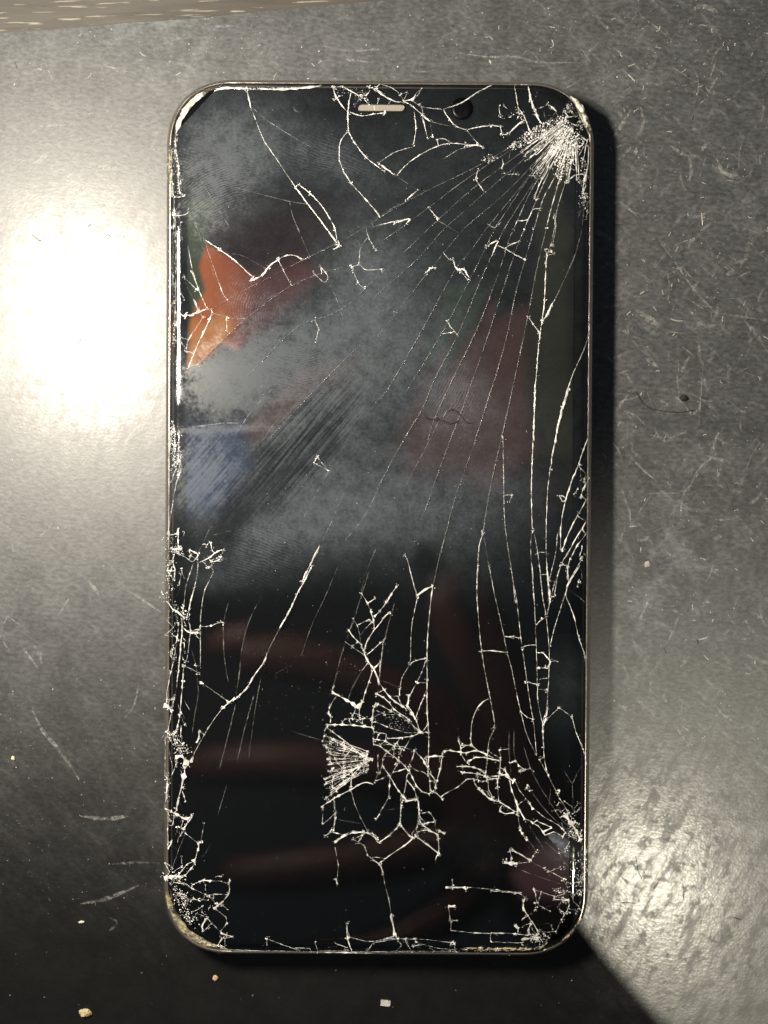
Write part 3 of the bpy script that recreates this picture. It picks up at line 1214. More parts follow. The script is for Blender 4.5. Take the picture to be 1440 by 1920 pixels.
def resample(pts, step, straight=False):
    """smooth (Catmull-Rom) and resample a polyline."""
    P = [Vector(p) for p in pts]
    if len(P) == 2 or straight:
        Q = P
    else:
        E = [P[0] * 2 - P[1]] + P + [P[-1] * 2 - P[-2]]
        Q = []
        for i in range(1, len(E) - 2):
            p0, p1, p2, p3 = E[i - 1:i + 3]
            for k in range(6):
                t = k / 6
                Q.append(0.5 * ((2 * p1) + (p2 - p0) * t + (2 * p0 - 5 * p1 + 4 * p2 - p3) * t * t + (3 * p1 - p0 - 3 * p2 + p3) * t ** 3))
        Q.append(P[-1])
    out = [Q[0]]; acc = 0.0
    for a, b in zip(Q, Q[1:]):
        L = (b - a).length
        while L > 1e-9 and acc + L >= step:
            t = (step - acc) / L
            a = a + (b - a) * t
            out.append(a.copy()); L = (b - a).length; acc = 0
        acc += L
    if (out[-1] - Q[-1]).length > step * 0.3: out.append(Q[-1])
    if len(out) < 2: out = [Q[0], Q[-1]]
    return out


def ribbon(pts, w, jag, zlift, seed, taper=True, straight=False):
    """thin ridge along a line (local mm); returns verts (z relative to the glass), faces."""
    step = max(0.22, min(0.6, w * 2.2))
    R = resample(pts, step, straight)
    n = len(R); vs = []; fs = []
    knots = [Vector(q) for q in pts]
    for i, p in enumerate(R):
        t = (R[min(i + 1, n - 1)] - R[max(i - 1, 0)])
        t = t.normalized() if t.length > 1e-9 else Vector((1, 0))
        nr = Vector((-t.y, t.x))
        s = i * step
        q = p + nr * (mnoise.noise(Vector((s * 1.7, seed, 0))) * jag * 1.2 + mnoise.noise(Vector((s * 6.0, seed, 5))) * jag * 0.7)
        k = 0.78 + 1.1 * mnoise.noise(Vector((s * 0.9, seed, 11))) + 0.9 * mnoise.noise(Vector((s * 3.3, seed, 17)))
        k = min(max(k, 0.20), 2.3)
        if straight:                                # cracks widen into small chipped triangles where they meet
            k *= 0.8 + 1.3 * math.exp(-(min((p - q).length for q in knots) / 0.22) ** 2)
        elif taper:
            e = min(i, n - 1 - i) * step
            k *= 0.35 + 0.65 * min(1, e / (w * 3 + 0.3))
        h = w * k / 2
        c = mnoise.noise(Vector((s * 4, seed, 23))) * h * 0.8
        a, b, m = q + nr * h, q - nr * h, q + nr * c
        vs += [(a.x, a.y, zlift - 0.004), (m.x, m.y, zlift + 0.25 * h + 0.004), (b.x, b.y, zlift - 0.004)]
        if i:
            o = 3 * (i - 1)
            fs += [(o, o + 1, o + 4, o + 3), (o + 1, o + 2, o + 5, o + 4)]
    return vs, fs


def settle(vs):
    """add the glass height under every vertex."""
    A = np.array(vs)
    A[:, 2] += glass_height(np.maximum(glass_dist(A[:, 0], A[:, 1]), -0.25))
    return A


allc = []
for idx, (vw, st, w, pts) in enumerate(parse()):
    ox, oy, sc = VIEW[vw]
    P = [lpix(ox + x * sc, oy + y * sc) for x, y in pts]
    wm = w * sc * 0.0887
    L = sum((Vector(a) - Vector(b)).length for a, b in zip(P, P[1:]))
    allc.append((L * (wm + .05), st, wm, P, idx if vw not in 'KLMJIOPN' else idx + 10000))
# loose ends run on to the nearest neighbouring crack, so that the web closes into cells
ends = [(P[0], i) for i, (_, st, _, P, _) in enumerate(allc) if st in 'bm'] + [(P[-1], i) for i, (_, st, _, P, _) in enumerate(allc) if st in 'bm']
dense = [(tuple(q), i) for i, (_, st, _, P, _) in enumerate(allc) if st in 'bmfd' for q in resample(P, 0.5)]
DX = np.array([q[0] for q in dense]); DI = np.array([q[1] for q in dense])
for (p, i) in ends:
    d = np.hypot(DX[:, 0] - p[0], DX[:, 1] - p[1]); d[DI == i] = 1e9
    if d.min() < 0.30: continue
    for j in np.argsort(d)[:1]:
        if d[j] < 3.2 and random.random() < .85:
            q = DX[j]; mx, my = (p[0] + q[0]) / 2 + random.gauss(0, .12), (p[1] + q[1]) / 2 + random.gauss(0, .12)
            allc.append((float(d[j]) * .1, 'm', random.uniform(.10, .17), [p, (mx, my), tuple(q)], len(allc) + 10000))
# cells between the existing lines of the lower web
web = [k for k in range(len(DX)) if 0 <= 1 and 606 < proj(*to_world(DX[k, 0], DX[k, 1]), ZG)[0] < 1010 and 1325 < proj(*to_world(DX[k, 0], DX[k, 1]), ZG)[1] < 1610]
for _ in range(75):
    a = random.choice(web)
    d = np.hypot(DX[:, 0] - DX[a, 0], DX[:, 1] - DX[a, 1])
    c = [k for k in web if DI[k] != DI[a] and 0.8 < d[k] < 2.6]
    if not c: continue
    b = random.choice(c); p, q = DX[a], DX[b]
    mx, my = (p[0] + q[0]) / 2 + random.gauss(0, .15), (p[1] + q[1]) / 2 + random.gauss(0, .15)
    allc.append((.05, random.choice('bmm'), random.uniform(.10, .20), [tuple(p), (mx, my), tuple(q)], len(allc) + 10000))
# crushed rims: short cracks close together along the edges and in the corners
for (x0, x1, y0, y1, n, vert) in ((314, 340, 380, 700, 26, 1), (314, 338, 790, 900, 18, 1), (312, 348, 990, 1240, 32, 1), (312, 346, 1290, 1640, 38, 1),
                                  (316, 425, 1640, 1776, 26, 0), (1086, 1106, 290, 420, 18, 1), (1082, 1106, 860, 1180, 26, 1), (1040, 1102, 1500, 1690, 40, 0),
                                  (985, 1085, 1680, 1778, 34, 0), (430, 980, 1768, 1787, 34, 0), (620, 720, 160, 186, 14, 0), (930, 1090, 190, 330, 40, 0)):
    for _ in range(n):
        x, y = random.uniform(x0, x1), random.uniform(y0, y1)
        a = random.gauss(math.pi / 2, .45) if vert else random.uniform(0, math.pi)
        L = random.uniform(5, 24)
        P = [lpix(x + math.cos(a + .3 * t * random.uniform(-1, 1)) * L * t, y + math.sin(a) * L * t) for t in (0, .5, 1)]
        if min(glass_dist(np.array([P[0][0], P[2][0]]), np.array([P[0][1], P[2][1]]))) < 0.15: continue
        allc.append((.01, random.choice('bmmf'), random.uniform(.08, .20), P, len(allc)))
allc.sort(key=lambda c: -c[0])
rest_v, rest_f, rest_m = [], [], []
WS = {'b': 0.68, 'm': 0.54, 'f': 0.60, 'd': 0.36, 'k': 1.0}
for rank, (sc_, st, wm, P, idx) in enumerate(allc):
    jag = {'b': 0.06, 'm': 0.035, 'f': 0.015, 'd': 0.02, 'k': 0.10}[st]
    wmm = max(wm * WS[st], 0.05)
    vs, fs = ribbon(P, wmm, jag, 0.010 + 0.0006 * (idx % 17), (idx % 10000) * 1.37, straight=idx >= 10000 and st in 'bm')
    mi = [0] * len(fs)
    if st == 'd':                                   # step in the glass: dark side wall beside the lit hairline
        P2 = [(x + 0.10, y - 0.03) for x, y in P]
        v2, f2 = ribbon(P2, wmm * 2.6, jag, 0.002, idx * 1.37)
        o = len(vs); vs += v2; fs += [tuple(i + o for i in q) for q in f2]; mi += [1] * len(f2)
    V = settle(vs)
    if rank < 285:
        c = mesh_obj('grease_mark' if st == 'k' else 'crack', V, fs, [M_CR[st], M_GROOVE], glass, midx=mi)
    else:
        o = len(rest_v)
        rest_v += [tuple(p) for p in V]
        rest_f += [tuple(i + o for i in q) for q in fs]
        rest_m += [{'b': 0, 'm': 1, 'f': 2, 'd': 3, 'k': 4}[st] if m == 0 else 4 for m in mi]
if rest_v:
    c = mesh_obj('hairline_cracks', rest_v, rest_f, [M_CR['b'], M_CR['m'], M_CR['f'], M_CR['d'], M_GROOVE], glass, midx=rest_m)
    tag(c, kind='stuff')

def tilt_at(co):
    """slight angle of the shard lying over each point (local mm)."""
    T = np.zeros((len(co), 2)); r2 = random.Random(5)
    for sc_, st, wm, P, idx in allc:
        A = np.array(P); A = A[np.argsort(A[:, 1])]
        if A[-1, 1] - A[0, 1] < 14: continue
        xc = np.interp(co[:, 1], A[:, 1], A[:, 0])
        fade = np.clip((co[:, 1] - A[0, 1]) / 4, 0, 1) * np.clip((A[-1, 1] - co[:, 1]) / 4, 0, 1)
        near = np.exp(-np.abs(co[:, 0] - xc) / 14.0)
        sg = np.where(co[:, 0] > xc, 1.0, -1.0) * fade * near
        T[:, 0] += sg * r2.gauss(0, .006); T[:, 1] += sg * r2.gauss(0, .006)
    return np.clip(T, -.04, .04)


def coords_of(o):
    co = np.zeros(len(o.data.vertices) * 3); o.data.vertices.foreach_get('co', co)
    return co.reshape(-1, 3) / MM


def shard_tilt():
    T = tilt_at(coords_of(glass))
    at = glass.data.color_attributes.new('tilt', 'FLOAT_COLOR', 'POINT')
    at.data.foreach_set('color', np.stack([.5 + T[:, 0], .5 + T[:, 1], np.full(len(T), .5), np.ones(len(T))], -1).astype(np.float32).ravel())
    # refraction through the tilted shards, baked into the picture as shifts between pieces
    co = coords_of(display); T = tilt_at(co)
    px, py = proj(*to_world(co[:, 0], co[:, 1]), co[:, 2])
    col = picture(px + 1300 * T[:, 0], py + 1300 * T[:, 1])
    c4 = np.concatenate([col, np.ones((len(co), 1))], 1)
    display.data.color_attributes['picture'].data.foreach_set('color', c4.astype(np.float32).ravel())


shard_tilt()
JUNC = []
for sc_, st, wm, P, idx in allc:                     # crushed glass gathers at the ends and bends of the open cracks
    if st in 'bm':
        JUNC += [(P[0], wm), (P[-1], wm)] + ([(p, wm) for p in P[1:-1]] if st == 'b' else [])

# ---- splinters: tiny tilted flakes where the glass is crushed (view, polygon or line, width, count, size px)
SPL_LINES = [('R', [(205, 570), (200, 900), (240, 1150), (260, 1450), (310, 1490)], 40, 150, 2.2),
             ('R', [(140, 900), (140, 1200), (160, 1500)], 50, 120, 2.0),
             ('X', [(328, 390), (330, 520), (329, 640)], 8, 150, 1.9), ('X', [(322, 430), (321, 620)], 5, 40, 1.7),
             ('X', [(336, 560), (334, 640), (332, 690)], 9, 60, 2.0),
             ('X', [(325, 800), (326, 880)], 16, 120, 2.2), ('X', [(336, 800), (335, 880)], 6, 50, 2.0),
             ('X', [(312, 1000), (318, 1060), (314, 1130)], 16, 120, 2.3), ('X', [(325, 1030), (340, 1036)], 14, 45, 2.4),
             ('X', [(330, 1140), (350, 1158)], 18, 60, 2.6), ('X', [(312, 1310), (318, 1330)], 10, 30, 2.2),
             ('X', [(318, 1380), (340, 1400), (350, 1425)], 26, 110, 2.8), ('X', [(312, 1450), (313, 1500)], 8, 50, 2.2),
             ('X', [(314, 1520), (330, 1527), (352, 1535)], 10, 45, 2.4),
             ('X', [(309, 1640), (325, 1650), (340, 1645)], 18, 70, 2.6),
             ('X', [(330, 1668), (342, 1700), (362, 1730)], 20, 200, 2.6), ('X', [(345, 1680), (356, 1690)], 12, 30, 2.4),
             ('X', [(1060, 1520), (1072, 1545), (1086, 1575)], 16, 120, 2.4), ('X', [(1094, 1590), (1096, 1630), (1090, 1680)], 12, 120, 2.8),
             ('X', [(1072, 1620), (1085, 1650), (1070, 1660)], 22, 100, 2.5), ('X', [(1040, 1668), (1062, 1672)], 10, 60, 2.0),
             ('X', [(985, 1755), (1010, 1762), (1022, 1752)], 18, 80, 2.4), ('X', [(948, 1612), (968, 1622)], 8, 35, 2.3),
             ('X', [(870, 1785), (960, 1782), (1020, 1778)], 5, 60, 2.0), ('X', [(430, 1783), (640, 1787), (840, 1787)], 3, 140, 1.8),
             ('X', [(400, 166), (450, 165), (490, 166), (560, 164)], 4, 150, 2.0), ('X', [(640, 170), (690, 175)], 14, 30, 2.0),
             ('X', [(1096, 300), (1098, 330), (1094, 350)], 8, 60, 2.2), ('X', [(1095, 360), (1097, 388)], 14, 60, 2.6),
             ('X', [(1070, 190), (1068, 212)], 10, 50, 2.2), ('X', [(1084, 225), (1092, 250)], 14, 40, 2.2),
             ('X', [(630, 455), (632, 462)], 5, 10, 2.0), ('X', [(1100, 890), (1102, 960)], 4, 25, 1.8)]
SPL_POLYS = [('Q', [(310, 800), (560, 590), (980, 390), (1060, 440), (860, 560), (640, 720), (400, 830)], 300, 3.0),
             ('Q', [(830, 780), (980, 520), (1130, 600), (1250, 690), (1080, 960), (920, 1230), (900, 980)], 540, 3.0),
             ('Q', [(0, 930), (100, 860), (240, 920), (100, 1000)], 40, 2.6),
             ('Q', [(440, 380), (520, 370), (540, 470), (430, 460)], 30, 2.2),
             ('L', [(60, 360), (250, 400), (480, 560), (300, 740), (60, 960)], 90, 2.0),
             ('L', [(660, 120), (880, 60), (980, 260), (820, 280), (700, 220)], 60, 1.8),
             ('L', [(1180, 520), (1270, 530), (1240, 600)], 12, 2.2),
             ('M', [(380, 520), (470, 540), (560, 640), (690, 730), (560, 700)], 30, 2.0)]


def flakes(centres, size, lift=0.02, tilt=0.9):
    vs, fs = [], []
    for x, y in centres:
        s = size * 0.0887 * random.uniform(0.35, 1.0)
        a0 = random.uniform(0, 6.28); el = random.uniform(0.35, 1.0)
        n = random.choice((3, 4, 4))
        tx, ty = random.gauss(0, tilt * .45), random.gauss(0, tilt * .45)
        o = len(vs)
        for i in range(n):
            a = 6.28 * i / n + random.uniform(-.4, .4)
            u, w_ = math.cos(a) * s, math.sin(a) * s * el
            dx, dy = u * math.cos(a0) - w_ * math.sin(a0), u * math.sin(a0) + w_ * math.cos(a0)
            vs.append((x + dx * .6, y + dy * .6, lift + abs(s) * .25 + dx * tx * .5 + dy * ty * .5))
        fs.append(tuple(range(o, o + n)))
    return vs, fs


cen = []
sv, sf = [], []


def put_flakes(C, size, lift=0.02, tilt=0.9):
    a, b = flakes(C, size, lift, tilt)
    o = len(sv)
    sv.extend(a); sf.extend(tuple(i + o for i in q) for q in b)


for vw, ln, wd, cnt, size in SPL_LINES:
    ox, oy, sc = VIEW[vw]
    R = resample([(ox + x * sc, oy + y * sc) for x, y in ln], 1.0)
    C = []
    for _ in range(cnt):
        p = random.choice(R)
        C.append(lpix(p.x + random.gauss(0, wd * sc * .36), p.y + random.gauss(0, wd * sc * .25)))
    put_flakes(C, size)
for vw, pg, cnt, size in SPL_POLYS:
    ox, oy, sc = VIEW[vw]
    Pg = [(ox + x * sc, oy + y * sc) for x, y in pg]
    xs = [p[0] for p in Pg]; ys = [p[1] for p in Pg]; C = []
    while len(C) < cnt:
        q = (random.uniform(min(xs), max(xs)), random.uniform(min(ys), max(ys)))
        if poly_sd(np.array([q[0]]), np.array([q[1]]), Pg)[0] > 0:
            C.append(lpix(*q))
    put_flakes(C, size)
for (x, y), wm in JUNC:
    if glass_dist(np.array([x]), np.array([y]))[0] < 0.1: continue
    n = random.choice((0, 1, 2, 3, 4, 7))
    put_flakes([(x + random.gauss(0, .16), y + random.gauss(0, .16)) for _ in range(n)], random.choice((1.5, 2.2, 3.2)), 0.02, 0.8)
spl = mesh_obj('glass_splinters', settle(sv), sf, M_CHIP, glass)
tag(spl, kind='stuff')

# a loose sliver tipped up by the lower right corner, with a pale bluish film
ox, oy, sc = VIEW['M']
sh = [lpix(ox + x * sc, oy + y * sc) for x, y in ((985, 935), (1050, 908), (1130, 948), (1192, 1000), (1190, 1150), (1150, 1130), (1100, 1075), (1040, 1010))]
V = [(x, y, ZG + .02 + .05 * i / 8) for i, (x, y) in enumerate(sh)] + [(x, y, ZG + .002) for x, y in sh]
n = len(sh)
mesh_obj('loose_shard', V, [tuple(reversed(range(n)))] + [(i, (i + 1) % n, n + (i + 1) % n, n + i) for i in range(n)],
         mat_crack('frosted_shard', 0.02, 0.30, (0.30, 0.36, 0.44), 700, 0.3), glass)

# dust sitting on the glass
C = [lpix(random.uniform(330, 1095), 170 + 1600 * random.random()) for _ in range(900)]
C += [lpix(random.gauss(560, 70), random.gauss(1290, 60)) for _ in range(150)]
C += [lpix(random.gauss(720, 200), random.gauss(980, 90)) for _ in range(260)]
C = [c for c in C if glass_dist(np.array([c[0]]), np.array([c[1]]))[0] > 0.4]
sizes = None
dv, df = [], []
for c in C:
    a, b = flakes([c], random.choice((0.9, 1.0, 1.2, 1.5, 2.0)), 0.004, 0.3)
    o = len(dv); dv += a; df += [tuple(i + o for i in q) for q in b]
M_DUST = mat_crack('dust_specks', 0.10, 0.8, (0.62, 0.61, 0.57), 1200, 0.6)
M_DUST2 = mat_crack('mat_dust', 0.2, 1.0, (0.78, 0.77, 0.72), 1200, 0.6)
d = mesh_obj('glass_dust', settle(dv), df, M_DUST, glass)
tag(d, kind='stuff')

# ---- earpiece slot, camera, sensors (under the glass line)
def pill(cx, cy, w, h, n=10):
    r = min(w, h) / 2
    return [(cx + x, cy + y) for x, y in rrect(w, h, r, n, 2.0)]


ex0, ey0 = lpix(671, 202); ex1, _ = lpix(759, 202)
ew = ex1 - ex0; eh = 14 * .0887
pts = pill((ex0 + ex1) / 2, ey0, ew, eh)
def shrink(pts, d):
    cx = sum(p[0] for p in pts) / len(pts); cy = sum(p[1] for p in pts) / len(pts)
    w = max(p[0] for p in pts) - cx; h = max(p[1] for p in pts) - cy
    return [(cx + (x - cx) * (w - d) / w, cy + (y - cy) * (h - d) / h) for x, y in pts]
M_MESH = simple('earpiece_mesh', (0.19, 0.175, 0.14), 0.55)
M_RIM = simple('earpiece_rim', (0.09, 0.085, 0.075), 0.3, 0.8)
v, f = loft([(pts, ZG - .05), (pts, ZG + .035), (shrink(pts, .10), ZG + .045), (shrink(pts, .14), ZG + .02)], False, False)
grille = mesh_obj('earpiece_grille', v, f, M_RIM, phone, smooth=True)
v, f = loft([(shrink(pts, .13), ZG + .015), (shrink(pts, .2), ZG + .03)], True, False)
mesh_obj('mesh_insert', v, f, M_MESH, grille)


def disc(name, px, py, rpx, z0, mat, dome=0.0):
    x, y = lpix(px, py)
    r = rpx * .0887
    vs, fs = [], []
    n = 36
    for k, (rr, zz) in enumerate(((1.0, -.012), (1.0, 0.0), (.6, dome * .7), (.25, dome))):
        vs += [(x + r * rr * math.cos(6.28319 * i / n), y + r * rr * math.sin(6.28319 * i / n), z0 + zz) for i in range(n)]
    for k in range(3):
        for i in range(n):
            j = (i + 1) % n
            fs.append((k * n + i, k * n + j, (k + 1) * n + j, (k + 1) * n + i))
    fs.append(tuple(3 * n + i for i in range(n)))
    return mesh_obj(name, vs, fs, mat, phone, smooth=True)


disc('front_camera', 866, 204, 21, ZG + .008, M_LENS, .002)
disc('sensor_window', 800, 206, 11, 7.05, M_LENS, .002)
disc('sensor_window', 561, 196, 16, 7.05, M_LENS, .002)

# ---- adhesive and torn edge showing where the corners have broken away
def mat_glue(name, c1, c2, rough=0.35):
    k = NT(name)
    v = k.coords()
    n1 = k.noise(900.0, 4, 0.7, v, 1.0)
    n2 = k.noise(300.0, 3, 0.6, v)
    col = k.mixc(k.ramp(n1, .38, .62), (*c1, 1), (*c2, 1))
    col = k.mixc(k.ramp(n2, .50, .60), col, (0.03, 0.028, 0.022, 1))
    b = k.n('ShaderNodeBump', None, Strength=0.35, Distance=0.0002, Height=n1)
    return k.done(k.n('ShaderNodeBsdfPrincipled', None, Base_Color=col, Roughness=rough, Normal=b.outputs[0]))


G1 = mat_glue('cream_adhesive', (0.36, 0.33, 0.26), (0.56, 0.53, 0.46))
G2 = mat_glue('yellow_adhesive', (0.14, 0.125, 0.085), (0.33, 0.30, 0.17))
G3 = mat_glue('tan_adhesive', (0.26, 0.20, 0.12), (0.40, 0.33, 0.21))


def bead(name, ln, w, mat, seed, z=7.02, hgt=0.35):
    P = [lpix(*p, 7.2) for p in ln]
    R = resample(P, 0.3); n = len(R); vs, fs = [], []
    prof = ((-.5, 0), (-.42, .5), (-.2, .85), (.05, 1), (.28, .8), (.44, .45), (.5, 0))
    m = len(prof)
    for i, p in enumerate(R):
        t = (R[min(i + 1, n - 1)] - R[max(i - 1, 0)]).normalized(); nr = Vector((-t.y, t.x))
        e = min(i, n - 1 - i) / max(1, n / 2)
        k = (0.25 + 0.75 * min(1, e * 3.0)) * (1 + 0.5 * mnoise.noise(Vector((i * .21, seed, 0))))
        for u, h in prof:
            q = p + nr * (u * w * .0887 * k + 0.10 * mnoise.noise(Vector((i * .5, seed + u * 3, 3))))
            vs.append((q.x, q.y, z + h * hgt * (1 + .9 * mnoise.noise(Vector((i * .45, u * 4, seed)))) - .05))
        if i:
            for a in range(m - 1):
                o = (i - 1) * m + a
                fs.append((o, o + 1, o + m + 1, o + m))
    return mesh_obj(name, vs, fs, mat, phone)


bead('adhesive_bead', [(331, 246), (338, 222), (352, 200), (370, 182), (390, 171)], 10, G1, 1.0, 7.05, .10)
bead('adhesive_bead', [(1070, 180), (1086, 196), (1099, 222), (1107, 255)], 10, G1, 2.0, 7.02, .25)
bead('adhesive_bead', [(312, 1672), (317, 1692), (326, 1714), (341, 1738), (361, 1756), (388, 1771), (408, 1775)], 13, G2, 3.0, 7.0, .3)
bead('adhesive_bead', [(868, 1776), (930, 1777), (985, 1777), (1015, 1774), (1026, 1764)], 10, G3, 4.0, 7.35)
bead('adhesive_bead', [(1090, 1722), (1076, 1742), (1058, 1760), (1038, 1772), (1018, 1782)], 7, G3, 5.0)
bead('adhesive_bead', [(319, 272), (319, 320), (323, 366)], 5, G2, 6.0, 7.0, .3)

# ------------------------------------------------------------------ on the mat: scratches, dust, hairs, crumbs
def mp(px, py, z=0.0):
    return pix(px, py, z)


M_SCR = mat_crack('scratch_pale', 0.0, 0.42, (0.42, 0.42, 0.40), 1400, 0.5)
SCR = """
60,1330 80,1370 110,1405 135,1440 150,1465;5
45,1218 60,1238 72,1252;4
5,1200 20,1225;2.5
232,1102 260,1120 290,1140 303,1148;3
230,1350 250,1325 260,1285;3
108,1156 130,1120;2
118,412 150,395 220,382;3
95,400 122,385 146,383;2.5
60,250 75,238 110,235 145,236;3
120,400 160,345 210,300;5
862,100 920,107 965,106 1010,117 1080,117;3
980,105 988,95 1000,100 1010,115;2
1235,450 1270,498 1305,548 1340,585 1357,620;2.5
1330,585 1400,595 1440,602;3
1395,600 1420,630 1440,660;6
1318,685 1314,740 1310,800;2.5
1250,824 1280,812 1310,800;3
1172,845 1205,880 1235,905;3
1215,925 1260,925 1292,918;3
1292,918 1310,880 1345,850;3
1255,970 1280,930 1300,900;2
1165,915 1180,960 1182,990;3
1360,725 1385,722;3
1345,910 1355,860;2
1190,580 1220,600 1245,615;8
1265,165 1310,152;2.5
1330,150 1345,105;2
1300,120 1310,160 1300,200;2
1180,45 1200,30 1260,75;2
815,75 850,60 880,50;3
1300,15 1320,12 1345,22;7
1150,90 1180,110;3
1330,170 1345,145;3
1160,300 1185,275;3
1260,125 1290,145 1310,155;2
1170,1465 1200,1470 1225,1478;4
1340,1440 1362,1480 1380,1500;5
1245,1475 1280,1480 1300,1490;3
150,1530 200,1535 240,1530;6
150,1695 200,1685 260,1660;5
205,1720 220,1730 205,1745;3
210,1620 260,1617 300,1618;3
395,50 440,48;3
640,110 700,118;3
600,85 650,95 720,92;2.5
"""
sv2, sf2 = [], []
def strip_on_mat(P, w, seed, lift=0.012):
    R = resample(P, 0.5); n = len(R); vs, fs = [], []
    for i, p in enumerate(R):
        t = (R[min(i + 1, n - 1)] - R[max(i - 1, 0)]).normalized(); nr = Vector((-t.y, t.x))
        e = math.sin(math.pi * (i + .3) / (n - .4)) ** .6
        h = w * .075 * e * (0.8 + .5 * mnoise.noise(Vector((i * .4, seed, 0))))
        a, b = p + nr * h, p - nr * h
        vs += [(a.x, a.y, lift), (b.x, b.y, lift)]
        if i:
            o = 2 * (i - 1); fs.append((o, o + 1, o + 3, o + 2))
    return vs, fs


for k, ln in enumerate(SCR.strip().splitlines()):
    p, w = ln.split(';')
    P = [mp(*map(float, q.split(','))) for q in p.split()]
    a, b = strip_on_mat(P, float(w), k * 1.7, 0.006 + .0007 * (k % 5))
    o = len(sv2); sv2 += a; sf2 += [tuple(i + o for i in q) for q in b]
for k in range(420):                                   # short random scuffs, mostly on the right and upper side
    if random.random() < .72:
        px, py = random.uniform(1130, 1440), random.uniform(60, 1560)
    else:
        px, py = random.uniform(0, 1440), random.uniform(30, 1450)
    L = random.uniform(8, 60); a0 = random.uniform(0, math.pi); bend = random.uniform(-.5, .5)
    P = [mp(px + math.cos(a0 + bend * t) * L * t, py + math.sin(a0 + bend * t) * L * t) for t in (0, .5, 1)]
    a, b = strip_on_mat(P, random.choice((.6, .8, 1.0, 1.4, 2.0, 3.2, 5.0)), k * 2.3 + 50, 0.004 + .0006 * (k % 7))
    o = len(sv2); sv2 += a; sf2 += [tuple(i + o for i in q) for q in b]
s_ = mesh_obj('scratches', sv2, sf2, M_SCR, mat_o)
tag(s_, kind='stuff')

dv, df = [], []
for k in range(7600):
    u = random.random()
    if u < .42: px, py = random.uniform(1120, 1440), 1620 * random.random() ** 1.15
    elif u < .62: px, py = random.uniform(0, 1440), random.uniform(10, 160)
    else: px, py = random.uniform(0, 1440), 1900 * random.random() ** 1.4
    if u > .95: px, py = random.uniform(0, 320), random.uniform(1250, 1700)
    c = mp(px, py)
    if Vector((c[0] - mid.x, c[1] - mid.y)).dot(en) < 0.4: continue
    a, b = flakes([c], random.choice((.7, .8, .9, 1.0, 1.3, 1.7, 2.6)), 0.006, .4)
    o = len(dv); dv += a; df += [tuple(i + o for i in q) for q in b]
d = mesh_obj('mat_dust', dv, df, M_DUST2, mat_o)
tag(d, kind='stuff')


def hair(P, w, z0, seed):
    """thin round fibre lying on the mat."""
    R = resample(P, 0.35); n = len(R); vs, fs = [], []
    for i, p in enumerate(R):
        t = (R[min(i + 1, n - 1)] - R[max(i - 1, 0)]).normalized(); nr = Vector((-t.y, t.x))
        for a in range(4):
            c, s = math.cos(a * math.pi / 2), math.sin(a * math.pi / 2)
            q = p + nr * (c * w / 2)
            vs.append((q.x, q.y, z0 + w / 2 + s * w / 2 + .04 * (1 + mnoise.noise(Vector((i * .3, seed, 0))))))
        if i:
            o = 4 * (i - 1)
            for a in range(4):
                b = (a + 1) % 4
                fs.append((o + a, o + b, o + 4 + b, o + 4 + a))
    return vs, fs


M_LINT = simple('white_lint', (0.62, 0.60, 0.54), 0.6)
M_HAIR = simple('dark_fibre', (0.006, 0.005, 0.004), 0.5)
hv, hf, hm = [], [], []
def add_hair(pp, w, dark, seed):
    a, b = hair([mp(*p) for p in pp], w, 0.0, seed)
    o = len(hv); hv.extend(a); hf.extend(tuple(i + o for i in q) for q in b); hm.extend([1 if dark else 0] * len(b))
for k, (pp, dark) in enumerate(((((1193, 735), (1210, 760), (1240, 770), (1275, 773), (1302, 769)), 1),
                                (((1192, 1605), (1196, 1630), (1203, 1648)), 1), (((1225, 1667), (1234, 1655)), 1),
                                (((1280, 1657), (1282, 1670), (1281, 1685)), 1), (((1165, 1692), (1190, 1693)), 1),
                                (((1375, 1720), (1390, 1725)), 1), (((1257, 598), (1270, 602), (1280, 602)), 0), (((1316, 400), (1317, 424)), 0),
                                (((1200, 552), (1208, 546)), 0), (((1178, 125), (1190, 120)), 0), (((1178, 140), (1190, 152)), 0),
                                (((1035, 75), (1038, 85), (1032, 90)), 0), (((1310, 1200), (1325, 1195)), 0),
                                (((60, 440), (72, 450), (78, 452)), 1), (((165, 425), (172, 420)), 1), (((147, 645), (155, 633)), 1), (((200, 438), (208, 444)), 1))):
    add_hair(pp, 0.10, dark, k)
for k in range(110):
    px, py = (random.uniform(1130, 1440), random.uniform(30, 1400)) if random.random() < .75 else (random.uniform(0, 1440), random.uniform(40, 150))
    a0 = random.uniform(0, 6.28); pp = [(px, py)]
    for s in range(random.choice((2, 2, 3))):
        a0 += random.uniform(-.9, .9)
        pp.append((pp[-1][0] + math.cos(a0) * random.uniform(2, 6), pp[-1][1] + math.sin(a0) * random.uniform(2, 6)))
    c = mp(px, py)
    if Vector((c[0] - mid.x, c[1] - mid.y)).dot(en) < 2: continue
    add_hair(pp, random.uniform(.05, .09), random.random() < .12, k + 40)
d = mesh_obj('lint_fibres', hv, hf, [M_LINT, M_HAIR], mat_o, midx=hm)
tag(d, kind='stuff')


